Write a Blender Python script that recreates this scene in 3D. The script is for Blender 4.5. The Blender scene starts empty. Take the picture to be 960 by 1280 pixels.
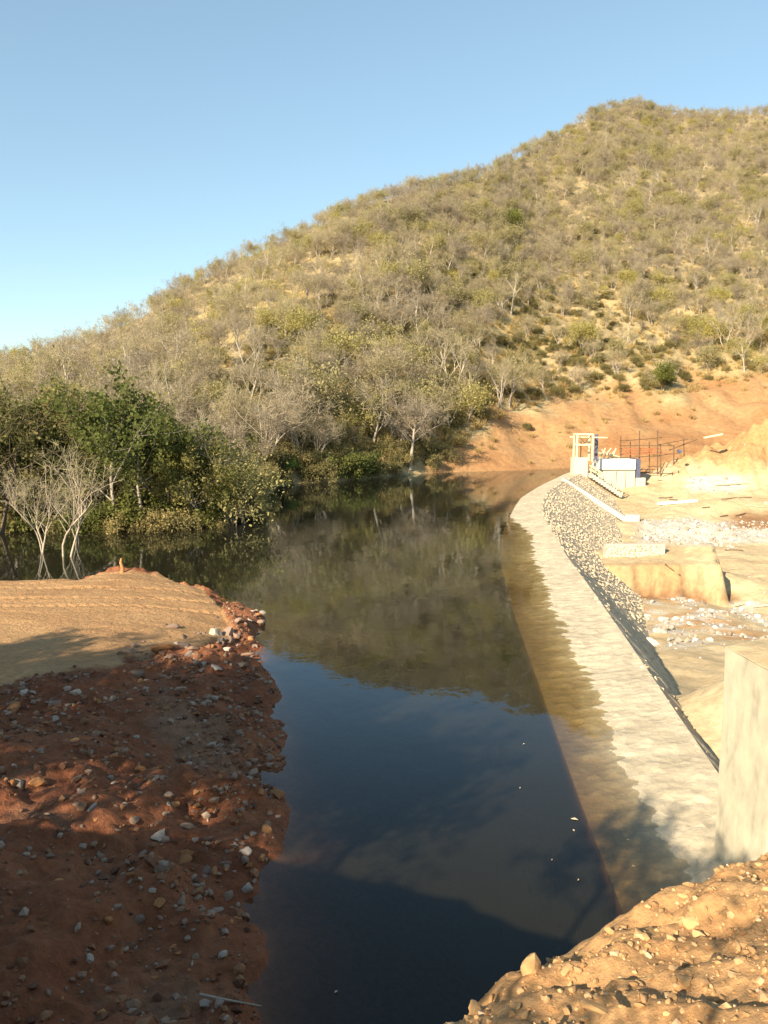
import bpy, math, random
import numpy as np
from mathutils import Vector, Matrix

# ---------------------------------------------------------------- camera, world, sun, exposure
S = bpy.context.scene
COL = S.collection
CAM_H = 8.0
PITCH = math.atan(120 / 1000.0)
cam_d = bpy.data.cameras.new('camera')
cam_d.sensor_fit = 'VERTICAL'; cam_d.sensor_height = 36.0; cam_d.lens = 36.0 * 1000 / 1280
cam_d.clip_start = 0.05; cam_d.clip_end = 5000
cam = bpy.data.objects.new('camera', cam_d); COL.objects.link(cam)
cam.location = (0, 0, CAM_H); cam.rotation_euler = (math.pi / 2 - PITCH, 0, 0)
S.camera = cam

SUN_EL = math.radians(28); SUN_AZ = math.radians(37)          # light travels towards +y, turned AZ towards +x
L = Vector((math.sin(SUN_AZ) * math.cos(SUN_EL), math.cos(SUN_AZ) * math.cos(SUN_EL), -math.sin(SUN_EL)))
W = bpy.data.worlds.new('World'); S.world = W; W.use_nodes = True
nt = W.node_tree; bg = nt.nodes['Background']
sky = nt.nodes.new('ShaderNodeTexSky'); sky.sky_type = 'NISHITA'; sky.sun_disc = False
sky.sun_elevation = SUN_EL; sky.sun_rotation = math.atan2(-L.x, -L.y)
sky.air_density = 1.0; sky.dust_density = .2; sky.ozone_density = 3.0; sky.altitude = 600
gm = nt.nodes.new('ShaderNodeGamma'); gm.inputs[1].default_value = .7; nt.links.new(sky.outputs[0], gm.inputs[0])
tint = nt.nodes.new('ShaderNodeMix'); tint.data_type = 'RGBA'; tint.blend_type = 'MULTIPLY'; tint.inputs[0].default_value = 1; tint.inputs[7].default_value = (1.0, 1.07, .98, 1)
nt.links.new(gm.outputs[0], tint.inputs[6]); nt.links.new(tint.outputs[2], bg.inputs[0]); bg.inputs[1].default_value = 0.136
sd = bpy.data.lights.new('sun', 'SUN'); sd.energy = 4.8; sd.angle = math.radians(0.5); sd.color = (1.0, 0.86, 0.66)
so = bpy.data.objects.new('sun', sd); COL.objects.link(so); so.rotation_euler = L.to_track_quat('-Z', 'Y').to_euler(); so.location = (-20, -40, 60)
S.view_settings.view_transform = 'Standard'; S.view_settings.look = 'None'
S.view_settings.gamma = 1; S.view_settings.use_curve_mapping = False
S.view_settings.exposure = 1.25

# ---------------------------------------------------------------- measuring helpers
cp, sp = math.cos(PITCH), math.sin(PITCH)
def ray(u, v):
    x = (u - 480) / 1000.0; y = (640 - v) / 1000.0
    return np.array([x, cp + y * sp, -sp + y * cp])
def P(u, v, z=0.0):
    d = ray(u, v); t = (z - CAM_H) / d[2]; return np.array([d[0] * t, d[1] * t, z])
def PY(u, v, Y):
    d = ray(u, v); t = Y / d[1]; return np.array([d[0] * t, Y, CAM_H + d[2] * t])
def project(x, y, z):
    dz = z - CAM_H; f = y * cp - dz * sp; f = np.where(np.abs(f) < 1e-6, 1e-6, f)
    return 480 + 1000 * x / f, 640 - 1000 * (y * sp + dz * cp) / f

# ---------------------------------------------------------------- noise
def _h(ix, iy, seed):
    n = (ix.astype(np.int64) * 374761393 + iy.astype(np.int64) * 668265263 + seed * 974634777) & 0x7fffffff
    n = ((n ^ (n >> 13)) * 1274126177) & 0x7fffffff
    n = n ^ (n >> 16)
    return (n & 0xffff) / 65535.0
def vnoise(x, y, seed=0):
    x = np.asarray(x, float); y = np.asarray(y, float)
    ix = np.floor(x); iy = np.floor(y); fx = x - ix; fy = y - iy
    fx = fx * fx * (3 - 2 * fx); fy = fy * fy * (3 - 2 * fy)
    a = _h(ix, iy, seed); b = _h(ix + 1, iy, seed); c = _h(ix, iy + 1, seed); d = _h(ix + 1, iy + 1, seed)
    return (a + (b - a) * fx) * (1 - fy) + (c + (d - c) * fx) * fy - 0.5
def fbm(x, y, seed=0, oct=4, gain=0.5):
    s = 0; a = 1
    for i in range(oct):
        s = s + a * vnoise(x * 2 ** i + 17.3 * i, y * 2 ** i - 9.1 * i, seed + i); a *= gain
    return s
def sstep(e0, e1, x):
    t = np.clip((x - e0) / (e1 - e0), 0, 1); return t * t * (3 - 2 * t)

# ---------------------------------------------------------------- object helpers
def mesh_np(name, V, F, mat=None, smooth=False, attrs=None):
    V = np.asarray(V, np.float32); F = np.asarray(F, np.int32); k = F.shape[1]
    m = bpy.data.meshes.new(name)
    m.vertices.add(len(V)); m.vertices.foreach_set('co', V.ravel())
    m.loops.add(F.size); m.loops.foreach_set('vertex_index', F.ravel())
    m.polygons.add(len(F)); m.polygons.foreach_set('loop_start', np.arange(0, F.size, k, dtype=np.int32))
    m.polygons.foreach_set('loop_total', np.full(len(F), k, np.int32))
    m.polygons.foreach_set('use_smooth', np.full(len(F), smooth, bool))
    if attrs:
        for n, a in attrs.items():
            at = m.attributes.new(n, 'FLOAT', 'POINT'); at.data.foreach_set('value', np.asarray(a, np.float32).ravel())
    m.update(calc_edges=True); m.validate()
    if mat is not None: m.materials.append(mat)
    return m
def obj(name, mesh, parent=None, loc=None):
    o = bpy.data.objects.new(name, mesh); COL.objects.link(o)
    if parent: o.parent = parent
    if loc is not None: o.location = loc
    return o
def tag(o, label=None, cat=None, group=None, kind=None):
    if label: o['label'] = label
    if cat: o['category'] = cat
    if group: o['group'] = group
    if kind: o['kind'] = kind
    return o
def thing(name, label, cat, loc=(0, 0, 0), rz=0, group=None, sc=1.0):
    o = bpy.data.objects.new(name, None); COL.objects.link(o); o.empty_display_size = .3
    o.location = loc; o.rotation_euler = (0, 0, rz); o.scale = (sc,) * 3 if not hasattr(sc, '__len__') else sc
    return tag(o, label, cat, group)

class MB:
    """collects quads"""
    def __init__(s): s.V = []; s.F = []; s.n = 0
    def add(s, V, F):
        V = np.asarray(V, float); F = np.asarray(F, int)
        s.V.append(V); s.F.append(F + s.n); s.n += len(V)
    def tube(s, pts, rad, k=5):
        pts = np.asarray(pts, float); n = len(pts); rad = np.broadcast_to(rad, n)
        t = np.gradient(pts, axis=0); t /= np.linalg.norm(t, axis=1)[:, None] + 1e-9
        ref = np.where(np.abs(t[:, 2:3]) > .9, np.array([[1., 0, 0]]), np.array([[0, 0, 1.]]))
        a = np.cross(t, ref); a /= np.linalg.norm(a, axis=1)[:, None] + 1e-9; b = np.cross(t, a)
        th = np.arange(k) * 2 * math.pi / k
        V = pts[:, None] + rad[:, None, None] * (a[:, None] * np.cos(th)[None, :, None] + b[:, None] * np.sin(th)[None, :, None])
        i = np.arange(n - 1)[:, None] * k; j = np.arange(k)[None]
        F = np.stack([i + j, i + (j + 1) % k, i + k + (j + 1) % k, i + k + j], -1).reshape(-1, 4)
        s.add(V.reshape(-1, 3), F)
    def box(s, c, size, rz=0.0, M=None):
        q = np.array([[x, y, z] for z in (-.5, .5) for y in (-.5, .5) for x in (-.5, .5)]) * np.asarray(size)
        if M is not None: q = q @ np.asarray(M).T
        else:
            R = np.array([[math.cos(rz), -math.sin(rz), 0], [math.sin(rz), math.cos(rz), 0], [0, 0, 1]]); q = q @ R.T
        s.add(q + np.asarray(c), [[0, 2, 3, 1], [4, 5, 7, 6], [0, 1, 5, 4], [2, 6, 7, 3], [0, 4, 6, 2], [1, 3, 7, 5]])
    def beam(s, a, b, w, h):
        a = np.asarray(a, float); b = np.asarray(b, float); d = b - a; l = np.linalg.norm(d); d /= l
        r = np.array([0, 0, 1.]) if abs(d[2]) < .95 else np.array([0, 1., 0])
        x = np.cross(d, r); x /= np.linalg.norm(x); y = np.cross(x, d)
        s.box((a + b) / 2, (l, w, h), M=np.stack([d, x, y], 1))
    def quads(s, c, a, b):
        """n quads centred c with half vectors a, b"""
        n = len(c); V = np.stack([c - a - b, c + a - b, c + a + b, c - a + b], 1).reshape(-1, 3)
        s.add(V, np.arange(4 * n).reshape(n, 4))
    def mesh(s, name, mat, smooth=False):
        return mesh_np(name, np.concatenate(s.V), np.concatenate(s.F), mat, smooth)
    def build(s, name, mat, parent=None, smooth=False, loc=None):
        return obj(name, s.mesh(name, mat, smooth), parent, loc)

# ---------------------------------------------------------------- materials
def new_mat(name):
    m = bpy.data.materials.new(name); m.use_nodes = True
    t = m.node_tree; b = t.nodes['Principled BSDF']; b.inputs['Roughness'].default_value = .9
    b.inputs['Specular IOR Level'].default_value = .2
    return m, t, b
def nd(t, typ, **kw):
    n = t.nodes.new(typ)
    for k, v in kw.items():
        if k.startswith('i_'): n.inputs[k[2:].replace('_', ' ')].default_value = v
        else: setattr(n, k, v)
    return n
def ramp(t, fac, stops, interp='LINEAR'):
    r = t.nodes.new('ShaderNodeValToRGB'); r.color_ramp.interpolation = interp
    e = r.color_ramp.elements
    while len(e) < len(stops): e.new(.5)
    for i, (p, c) in enumerate(stops):
        e[i].position = p; e[i].color = (*c, 1) if len(c) == 3 else c
    t.links.new(fac, r.inputs[0]); return r.outputs[0]
def noise(t, scale, detail=6, rough=.6, vec=None, dist=0):
    n = nd(t, 'ShaderNodeTexNoise', i_Scale=scale, i_Detail=detail, i_Roughness=rough, i_Distortion=dist)
    if vec is None: vec = coords(t)
    t.links.new(vec, n.inputs['Vector']); return n.outputs['Fac']
def coords(t, kind='Object'):
    for n in t.nodes:
        if n.type == 'TEX_COORD': return n.outputs[kind]
    return t.nodes.new('ShaderNodeTexCoord').outputs[kind]
def mixc(t, fac, a, b, blend='MIX'):
    n = nd(t, 'ShaderNodeMix', data_type='RGBA', blend_type=blend)
    for s, val in ((0, fac), (6, a), (7, b)):
        if hasattr(val, 'links') or isinstance(val, bpy.types.NodeSocket): t.links.new(val, n.inputs[s])
        else: n.inputs[s].default_value = (*val, 1) if hasattr(val, '__len__') else val
    return n.outputs[2]
def attr(t, name):
    n = t.nodes.new('ShaderNodeAttribute'); n.attribute_name = name; return n.outputs['Fac']
def bump(t, b, h, strength=.5, dist=.05):
    n = nd(t, 'ShaderNodeBump'); n.inputs['Strength'].default_value = strength; n.inputs['Distance'].default_value = dist
    t.links.new(h, n.inputs['Height']); t.links.new(n.outputs[0], b.inputs['Normal']); return n
def earth(name, c1, c2, s1, s2, b_s, b_d, extra=None):
    """noisy soil; extra = list of (attribute, colour_a, colour_b)"""
    m, t, b = new_mat(name)
    n1 = noise(t, s1, 7, .62); n2 = noise(t, s2, 6, .7)
    c = ramp(t, n1, [(.32, c1), (.68, c2)])
    for a, ca, cb in (extra or []):
        c = mixc(t, attr(t, a), c, ramp(t, n1, [(.3, ca), (.7, cb)]))
    d = ramp(t, n2, [(.25, (.62, .62, .62)), (.7, (1.12, 1.12, 1.12))])
    c = mixc(t, 1.0, c, d, 'MULTIPLY')
    t.links.new(c, b.inputs['Base Color'])
    bump(t, b, n2, b_s, b_d)
    return m
def plain(name, c, rough=.8, var=.25, scale=6.0, bmp=.2, bd=.01, rnd=0.0):
    m, t, b = new_mat(name); b.inputs['Roughness'].default_value = rough
    n = noise(t, scale, 6, .65)
    k = tuple(x * (1 - var) for x in c); k2 = tuple(min(1, x * (1 + var)) for x in c)
    col = ramp(t, n, [(.3, k), (.7, k2)])
    if rnd:
        oi = t.nodes.new('ShaderNodeObjectInfo')
        col = mixc(t, 1.0, col, ramp(t, oi.outputs['Random'], [(0, (1 - rnd,) * 3), (1, (1 + rnd,) * 3)]), 'MULTIPLY')
    t.links.new(col, b.inputs['Base Color']); bump(t, b, n, bmp, bd)
    return m
def foliage(name, stops, transl=.35):
    m, t, b = new_mat(name)
    oi = t.nodes.new('ShaderNodeObjectInfo')
    c = ramp(t, oi.outputs['Random'], stops)
    n = noise(t, 1.3, 3, .6)
    c = mixc(t, 1.0, c, ramp(t, n, [(.3, (.7, .72, .7)), (.7, (1.2, 1.15, 1.1))]), 'MULTIPLY')
    t.links.new(c, b.inputs['Base Color']); b.inputs['Roughness'].default_value = .75
    tr = t.nodes.new('ShaderNodeBsdfTranslucent'); t.links.new(c, tr.inputs[0])
    mx = t.nodes.new('ShaderNodeMixShader'); mx.inputs[0].default_value = transl
    out = t.nodes['Material Output']
    t.links.new(b.outputs[0], mx.inputs[1]); t.links.new(tr.outputs[0], mx.inputs[2]); t.links.new(mx.outputs[0], out.inputs[0])
    return m

M = {}
M['hill'] = earth('dry_hill_soil', (.35, .265, .135), (.45, .35, .185), .09, 1.1, .7, .35,
                  [('orange', (.35, .17, .068), (.46, .275, .125)), ('straw', (.44, .32, .14), (.52, .40, .19))])
M['bank'] = earth('red_earth', (.20, .066, .029), (.34, .135, .062), .55, 7.0, 1.0, .11,
                  [('grey', (.26, .17, .105), (.33, .225, .14)), ('sand', (.41, .225, .10), (.50, .30, .14))])
M['clay'] = earth('orange_clay', (.40, .215, .088), (.52, .31, .14), 1.6, 16.0, .9, .03)
M['river'] = earth('pale_river_sand', (.46, .335, .18), (.60, .47, .28), .16, 2.2, .6, .12,
                   [('orange', (.40, .21, .085), (.50, .30, .14)), ('white', (.48, .44, .37), (.60, .55, .46)), ('brown', (.24, .13, .06), (.33, .19, .09))])
M['bed'] = earth('lake_mud', (.06, .045, .025), (.10, .07, .04), .3, 2, .3, .1)

# mortar crest
m, t, b = new_mat('mortar_crest'); M['crest'] = m
v = nd(t, 'ShaderNodeTexVoronoi', i_Scale=3.2); t.links.new(coords(t), v.inputs['Vector'])
n = noise(t, 9, 6, .7); n3 = noise(t, .5, 4, .6)
bw = nd(t, 'ShaderNodeRGBToBW'); t.links.new(v.outputs['Color'], bw.inputs[0])
c = mixc(t, 1.0, ramp(t, n, [(.3, (.46, .39, .27)), (.7, (.57, .49, .355))]), ramp(t, bw.outputs[0], [(.2, (.86, .86, .86)), (.8, (1.06, 1.06, 1.06))]), 'MULTIPLY')
c = mixc(t, 1.0, c, ramp(t, n3, [(.3, (.82, .8, .78)), (.7, (1.1, 1.08, 1.05))]), 'MULTIPLY')
t.links.new(c, b.inputs['Base Color'])
mx = nd(t, 'ShaderNodeMath', operation='ADD'); t.links.new(n, mx.inputs[0]); t.links.new(v.outputs['Distance'], mx.inputs[1])
bump(t, b, mx.outputs[0], .55, .05)
M['face'] = plain('face_mortar', (.45, .36, .245), .95, .3, 3, .6, .06)
M['rubble'] = plain('rubble_stone', (.50, .40, .27), .9, .35, 2.2, .5, .04, .25)
M['concrete'] = plain('pale_concrete', (.50, .45, .36), .85, .12, 2.2, .3, .02)
M['plaster'] = plain('stained_plaster', (.47, .42, .31), .85, .14, 1.6, .3, .03)
m, t, b = M['plaster'], M['plaster'].node_tree, M['plaster'].node_tree.nodes['Principled BSDF']
mp = nd(t, 'ShaderNodeMapping'); mp.inputs['Scale'].default_value = (2.6, 2.6, .9); t.links.new(coords(t), mp.inputs['Vector'])
st_ = noise(t, 1.4, 5, .6, mp.outputs[0]); src_ = b.inputs['Base Color'].links[0].from_socket
c = mixc(t, 1.0, src_, ramp(t, st_, [(.34, (.74, .75, .73)), (.46, (.94, .94, .92)), (.62, (1.05, 1.02, .98)), (.75, (1.1, 1.0, .8))]), 'MULTIPLY'); t.links.new(c, b.inputs['Base Color'])
M['white'] = plain('white_wash', (.70, .68, .62), .7, .05, 2, .1, .01)
M['slate'] = plain('blue_grey_sheet_and_shade', (.09, .10, .15), .6, .2, 3, .1, .01)  # sheet colour, reused as painted shade on the valve house end
M['timber'] = plain('pale_timber', (.62, .52, .34), .8, .2, 5, .3, .01)
M['pole'] = plain('brown_pole', (.14, .085, .05), .85, .3, 4, .3, .01)
M['redwood'] = plain('red_brown_board', (.32, .13, .06), .85, .3, 4, .3, .01)
M['whiterock'] = plain('white_rock', (.52, .46, .38), .85, .2, 2.5, .5, .05, .2)
M['stone_grey'] = plain('grey_stone', (.25, .17, .12), .85, .3, 9, .5, .02, .35)
M['stone_pale'] = plain('pale_stone', (.36, .29, .225), .85, .25, 9, .5, .02, .25)
M['stone_orange'] = plain('orange_stone', (.36, .165, .065), .9, .35, 9, .5, .02, .35)
M['clod'] = plain('clay_clod', (.50, .30, .135), .95, .22, 12, .6, .015, .2)
M['bark_pale'] = plain('pale_bark', (.42, .36, .28), .9, .3, 5, .5, .02, .15)
M['bark_grey'] = plain('grey_bark', (.30, .25, .195), .9, .3, 5, .5, .02, .25)
M['bark_tan'] = plain('tan_bark', (.36, .295, .215), .9, .3, 5, .5, .02, .15)
M['bark_dark'] = plain('dark_bark', (.10, .075, .055), .9, .3, 5, .5, .02, .2)
M['dry'] = foliage('dry_twigs', [(0, (.34, .285, .215)), (.45, (.45, .38, .265)), (.75, (.48, .405, .25)), (1, (.45, .395, .21))], .45)
M['olive'] = foliage('olive_leaves', [(0, (.34, .30, .16)), (.5, (.41, .36, .17)), (.85, (.44, .39, .15)), (1, (.47, .41, .13))], .45)
M['green'] = foliage('green_leaves', [(0, (.13, .15, .04)), (.4, (.21, .215, .062)), (.75, (.29, .265, .085)), (1, (.34, .285, .115))], .48)
M['fresh'] = foliage('fresh_leaves', [(0, (.16, .18, .04)), (1, (.21, .22, .055))], .4)
M['bush'] = foliage('bush_leaves', [(0, (.17, .15, .06)), (.5, (.27, .235, .10)), (1, (.38, .31, .13))], .4)
M['umb'] = foliage('umbrella_leaves', [(0, (.22, .23, .075)), (1, (.27, .27, .09))], .4)
M['straw'] = foliage('straw_grass', [(0, (.40, .28, .12)), (1, (.52, .39, .17))], .35)
M['palm'] = foliage('palm_leaves', [(0, (.12, .19, .05)), (1, (.16, .23, .06))], .3)
M['fleck'] = plain('dry_leaf_fleck', (.55, .45, .32), .8, .2, 20, .1, .01)

# water
m, t, b = new_mat('turbid_water'); M['water'] = m
t.nodes.remove(b); out = t.nodes['Material Output']
tr = nd(t, 'ShaderNodeBsdfTransparent'); tr.inputs[0].default_value = (.92, .88, .76, 1)
df = nd(t, 'ShaderNodeBsdfDiffuse'); df.inputs[0].default_value = (.105, .092, .056, 1)
gl = nd(t, 'ShaderNodeBsdfGlossy'); gl.inputs['Roughness'].default_value = .025; gl.inputs[0].default_value = (.88, .95, 1, 1)
mp = nd(t, 'ShaderNodeMapping'); t.links.new(coords(t), mp.inputs['Vector']); mp.inputs['Scale'].default_value = (1.0, .55, 1)
w1 = noise(t, 1.1, 3, .5, mp.outputs[0]); w2 = noise(t, 6.0, 2, .5, mp.outputs[0])
ad = nd(t, 'ShaderNodeMath', operation='MULTIPLY_ADD'); t.links.new(w2, ad.inputs[0]); ad.inputs[1].default_value = .12; t.links.new(w1, ad.inputs[2])
bp = nd(t, 'ShaderNodeBump'); bp.inputs['Strength'].default_value = .12; bp.inputs['Distance'].default_value = .06
t.links.new(ad.outputs[0], bp.inputs['Height'])
t.links.new(bp.outputs[0], gl.inputs['Normal'])
ge = nd(t, 'ShaderNodeNewGeometry'); dt_ = nd(t, 'ShaderNodeVectorMath', operation='DOT_PRODUCT'); t.links.new(bp.outputs[0], dt_.inputs[0]); t.links.new(ge.outputs['Incoming'], dt_.inputs[1])
def mth(op, a, b_=0.0, c_=0.0):
    q = nd(t, 'ShaderNodeMath', operation=op)
    for i_, v_ in enumerate((a, b_, c_)):
        if isinstance(v_, bpy.types.NodeSocket): t.links.new(v_, q.inputs[i_])
        else: q.inputs[i_].default_value = v_
    return q.outputs[0]
sch = mth('MULTIPLY_ADD', mth('POWER', mth('SUBTRACT', 1.0, mth('ABSOLUTE', dt_.outputs['Value'])), 5.0), .98, .02)   # Schlick reflectance of water
m1 = nd(t, 'ShaderNodeMixShader'); m1.inputs[0].default_value = .15
t.links.new(tr.outputs[0], m1.inputs[1]); t.links.new(df.outputs[0], m1.inputs[2])
m2 = nd(t, 'ShaderNodeMixShader'); t.links.new(sch, m2.inputs[0]); t.links.new(m1.outputs[0], m2.inputs[1]); t.links.new(gl.outputs[0], m2.inputs[2])
t.links.new(m2.outputs[0], out.inputs[0])
va = nd(t, 'ShaderNodeVolumeAbsorption'); va.inputs[0].default_value = (.50, .36, .06, 1); va.inputs['Density'].default_value = 2.7
t.links.new(va.outputs[0], out.inputs['Volume'])

# ---------------------------------------------------------------- terrain
def grid_mesh(name, X, Y, Z, mat, attrs=None, smooth=True):
    ny, nx = X.shape
    V = np.stack([X, Y, Z], -1).reshape(-1, 3)
    i = np.arange(ny - 1)[:, None] * nx + np.arange(nx - 1)[None]
    F = np.stack([i, i + 1, i + nx + 1, i + nx], -1).reshape(-1, 4)
    o = obj(name, mesh_np(name, V, F, mat, smooth, attrs)); o['kind'] = 'structure'; return o

# --- hill: height over (a = x/y, depth Y)
sky_px = [(-330, 470), (-150, 455), (0, 436), (30, 427), (100, 405), (150, 380), (200, 350), (290, 305), (360, 280), (440, 245), (530, 220), (590, 208),
          (650, 180), (700, 155), (735, 133), (760, 121), (800, 117), (850, 131), (900, 133), (960, 132), (1100, 150), (1400, 210)]
def ridgeY(a): return np.interp(a, [-.9, -.48, -.38, -.15, .0, .12, .19, .28, .34, .5, .95], [120, 140, 150, 185, 215, 262, 325, 395, 425, 430, 400])
_a = []; _s = []
for u, v in sky_px:
    d = ray(u, v); _a.append(d[0] / d[1]); _s.append(d[2] / d[1])
_a = np.array(_a); _s = np.array(_s)
def ridgeZ(a): return CAM_H + np.interp(a, _a, _s) * ridgeY(a) - np.interp(a, [-.2, .2], [5.0, 4.2])
_b = [(-330, 655), (0, 660), (150, 661), (260, 657), (315, 646), (330, 622), (345, 606), (420, 602), (515, 593), (560, 590), (640, 588), (717, 585)]
_ba = []; _bY = []
for u, v in _b:
    p = P(u, v); _ba.append(p[0] / p[1]); _bY.append(p[1])
def baseY(a): return np.interp(a, _ba + [.40, .6, .95], _bY + [124, 118, 105])
otop = [(470, 600), (520, 585), (560, 560), (600, 532), (650, 508), (700, 498), (760, 497), (830, 494), (880, 482), (960, 472), (1300, 470)]
def hillZ(a, Y):
    Y0 = baseY(a); Y1 = ridgeY(a); Z1 = ridgeZ(a)
    Yr = np.maximum(Y0, np.interp(a, [-.9, -.45, -.2, -.1], [72, 84, 92, 92]))      # the slope proper starts behind a low bench on the left shore
    t = (Y - Yr) / (Y1 - Yr); tc = np.clip(t, 0, 1)
    right = sstep(.02, .22, a)
    z = Z1 * (tc * (1 - .28 * right * (1 - tc))) + 1.0 * np.clip((Y - Y0) / 5, 0, 1) * (1 - right)
    z = z - np.clip(Y0 - Y, 0, 60) * .30
    z = z - np.clip(t - 1, 0, 9) * (Y1 - Yr) * .45
    X = a * Y
    amp = np.clip(t * 6, 0, 1)
    z = z + amp * (fbm(X / 38, Y / 38, 3, 4) * 5.0 * np.clip(t * 1.5, .15, 1) * (1 - .6 * sstep(.75, 1, t)) + fbm(X / 6, Y / 6, 9, 3) * .7)
    z = z + np.clip(t * 40, 0, 1) * fbm(X / 2.5, Y / 2.5, 12, 2) * .35 + right * np.clip(t * 14, 0, 1) * (1 - sstep(.25, .4, t)) * (fbm(X / 8, Y / 14, 13, 4) * 3.0)
    return z
na, ny = 420, 330
a_ = np.linspace(-.92, .92, na); s_ = np.linspace(0, 1, ny)
Yg = 46 * (700 / 46.) ** s_
A, YY = np.meshgrid(a_, Yg)
Z = hillZ(A, YY)
# the river's right bank, downstream of the dam: the hill dips under the river bed sheet there
Z = np.where((A > .215) & (YY < 116), np.minimum(Z, -8), Z)
XX = A * YY
Up, Vp = project(XX, YY, Z)
nz = fbm(XX / 9, YY / 9, 5, 4)
orange = sstep(-14, 14, Vp - np.interp(Up, [p[0] for p in otop], [p[1] for p in otop]) + nz * 55) * sstep(.03, .07, A + nz * .03)
straw = np.clip(sstep(.0, .35, fbm(XX / 16, YY / 16, 21, 4)) * sstep(300, 150, YY) + .55 * sstep(.25, .42, A) * sstep(330, 430, Vp) * (Vp < 520), 0, 1)
grid_mesh('hill', XX, YY, Z, M['hill'], {'orange': orange, 'straw': straw * (1 - orange)})
def hz(x, y): return float(hillZ(np.array([x / y]), np.array([y]))[0])
def hill_hit(u, v, y0=48, y1=460):
    d = ray(u, v); ys = np.linspace(y0, y1, 1600); a = d[0] / d[1]; z = CAM_H + ys * d[2] / d[1]
    h = hillZ(np.full_like(ys, a), ys); k = np.argmax(h >= z)
    return np.array([a * ys[k], ys[k], h[k]])

# --- polylines
def sdist(X, Y, poly, zs=None):
    """distance to a polyline, and interpolated z"""
    best = np.full(X.shape, 1e9); zb = np.zeros(X.shape)
    for i in range(len(poly) - 1):
        a = poly[i][:2]; b = poly[i + 1][:2]; d = b - a; l2 = (d ** 2).sum() + 1e-12
        t = np.clip(((X - a[0]) * d[0] + (Y - a[1]) * d[1]) / l2, 0, 1)
        q = np.hypot(X - a[0] - t * d[0], Y - a[1] - t * d[1]); m = q < best
        best = np.where(m, q, best)
        if zs is not None: zb = np.where(m, zs[i] + (zs[i + 1] - zs[i]) * t, zb)
    return best, zb
def inside(X, Y, poly):
    r = np.zeros(X.shape, bool); n = len(poly)
    for i in range(n):
        x0, y0 = poly[i][:2]; x1, y1 = poly[(i + 1) % n][:2]
        c = ((y0 > Y) != (y1 > Y)) & (X < (x1 - x0) * (Y - y0) / (y1 - y0 + 1e-12) + x0)
        r ^= c
    return r

# --- left earth bank with the sand terrace
shore_px = [(-700, 742), (-300, 736), (0, 730), (50, 728), (100, 727), (140, 722), (182, 718), (215, 727), (255, 737), (290, 752), (333, 768), (318, 790), (325, 825), (345, 870), (350, 905),
            (345, 960), (352, 1020), (335, 1070), (318, 1110), (330, 1160), (313, 1240), (318, 1300)]
shore = [P(u, v)[:2] for u, v in shore_px]
shore_line = [p.copy() for p in shore] + [np.array([-1.2, 8.2]), np.array([-.2, 7.2]), np.array([.5, 6])]
lpoly = shore_line + [np.array([0, -10.]), np.array([-70, -10.]), np.array([-70, 30.])]
terr = [P(u, v, 1.0)[:2] for u, v in [(-300, 985), (-100, 915), (0, 872), (60, 845), (150, 822), (230, 795), (275, 778), (290, 760)]]
tpoly = terr + [P(255, 738, .2)[:2], P(182, 712)[:2], P(0, 720)[:2], P(-400, 720)[:2]]
res = .085
gx = np.arange(-30, 1.5, res); gy = np.arange(3.0, 44, res)
LX, LY = np.meshgrid(gx, gy)
sdl, _ = sdist(LX, LY, shore_line); ins = inside(LX, LY, lpoly); sdl = np.where(ins, sdl, -sdl)
sdl = sdl + fbm(LX / 1.1, LY / 1.1, 31, 4) * .5 * sstep(-.8, .3, sdl)
dt, _ = sdist(LX, LY, terr); tin = inside(LX, LY, tpoly); sand = sstep(-.25, .35, np.where(tin, dt, -dt) + fbm(LX / .7, LY / .7, 33, 3) * .8)
zmax = np.interp(LY, [6, 12, 20, 26, 44], [3.0, 2.3, 1.3, .9, .6])
z = np.where(sdl > 0, zmax * (1 - np.exp(-np.maximum(sdl, 0) * .42 / zmax)), sdl * .42)
z = np.maximum(z, -4)
rough = (1 - sand) * sstep(-.6, .5, sdl)
z = z + rough * (fbm(LX / 1.7, LY / 1.7, 35, 5, .55) * .5 + fbm(LX / .45, LY / .45, 36, 4, .6) * .16 + np.abs(fbm(LX / .28, LY / .28, 37, 2)) * .11)
# sand: soft furrows along the tyre tracks
tr_ = LX * .12 + LY
z = z + sand * (fbm(LX / 3.5, tr_ / 1.1, 38, 3) * .10 + fbm(LX / .35, LY / .2, 40, 2) * .03)
for off, ph in ((31.2, .0), (32.9, 1.0), (35.3, .4), (36.9, 2.0)):        # tyre tracks
    dtr = (LY - .10 * LX - .35 * np.sin(LX * .22 + ph)) - off
    z = z + sand * np.exp(-(dtr / .22) ** 2) * (-.06 + .04 * np.sign(np.sin((LX + np.abs(dtr) * 1.5) * 15))) + sand * np.exp(-((np.abs(dtr) - .3) / .1) ** 2) * .025
# low mound of red earth at the spit's far edge
mp_ = P(150, 722)[:2]
mnd = np.exp(-(((LX - mp_[0] + .2) / 2.2) ** 2 + ((LY - mp_[1]) / .6) ** 2))
z = z + mnd * (.42 + fbm(LX / .4, LY / .4, 41, 3) * .3); sand = sand * (1 - sstep(.15, .5, mnd))
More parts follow.
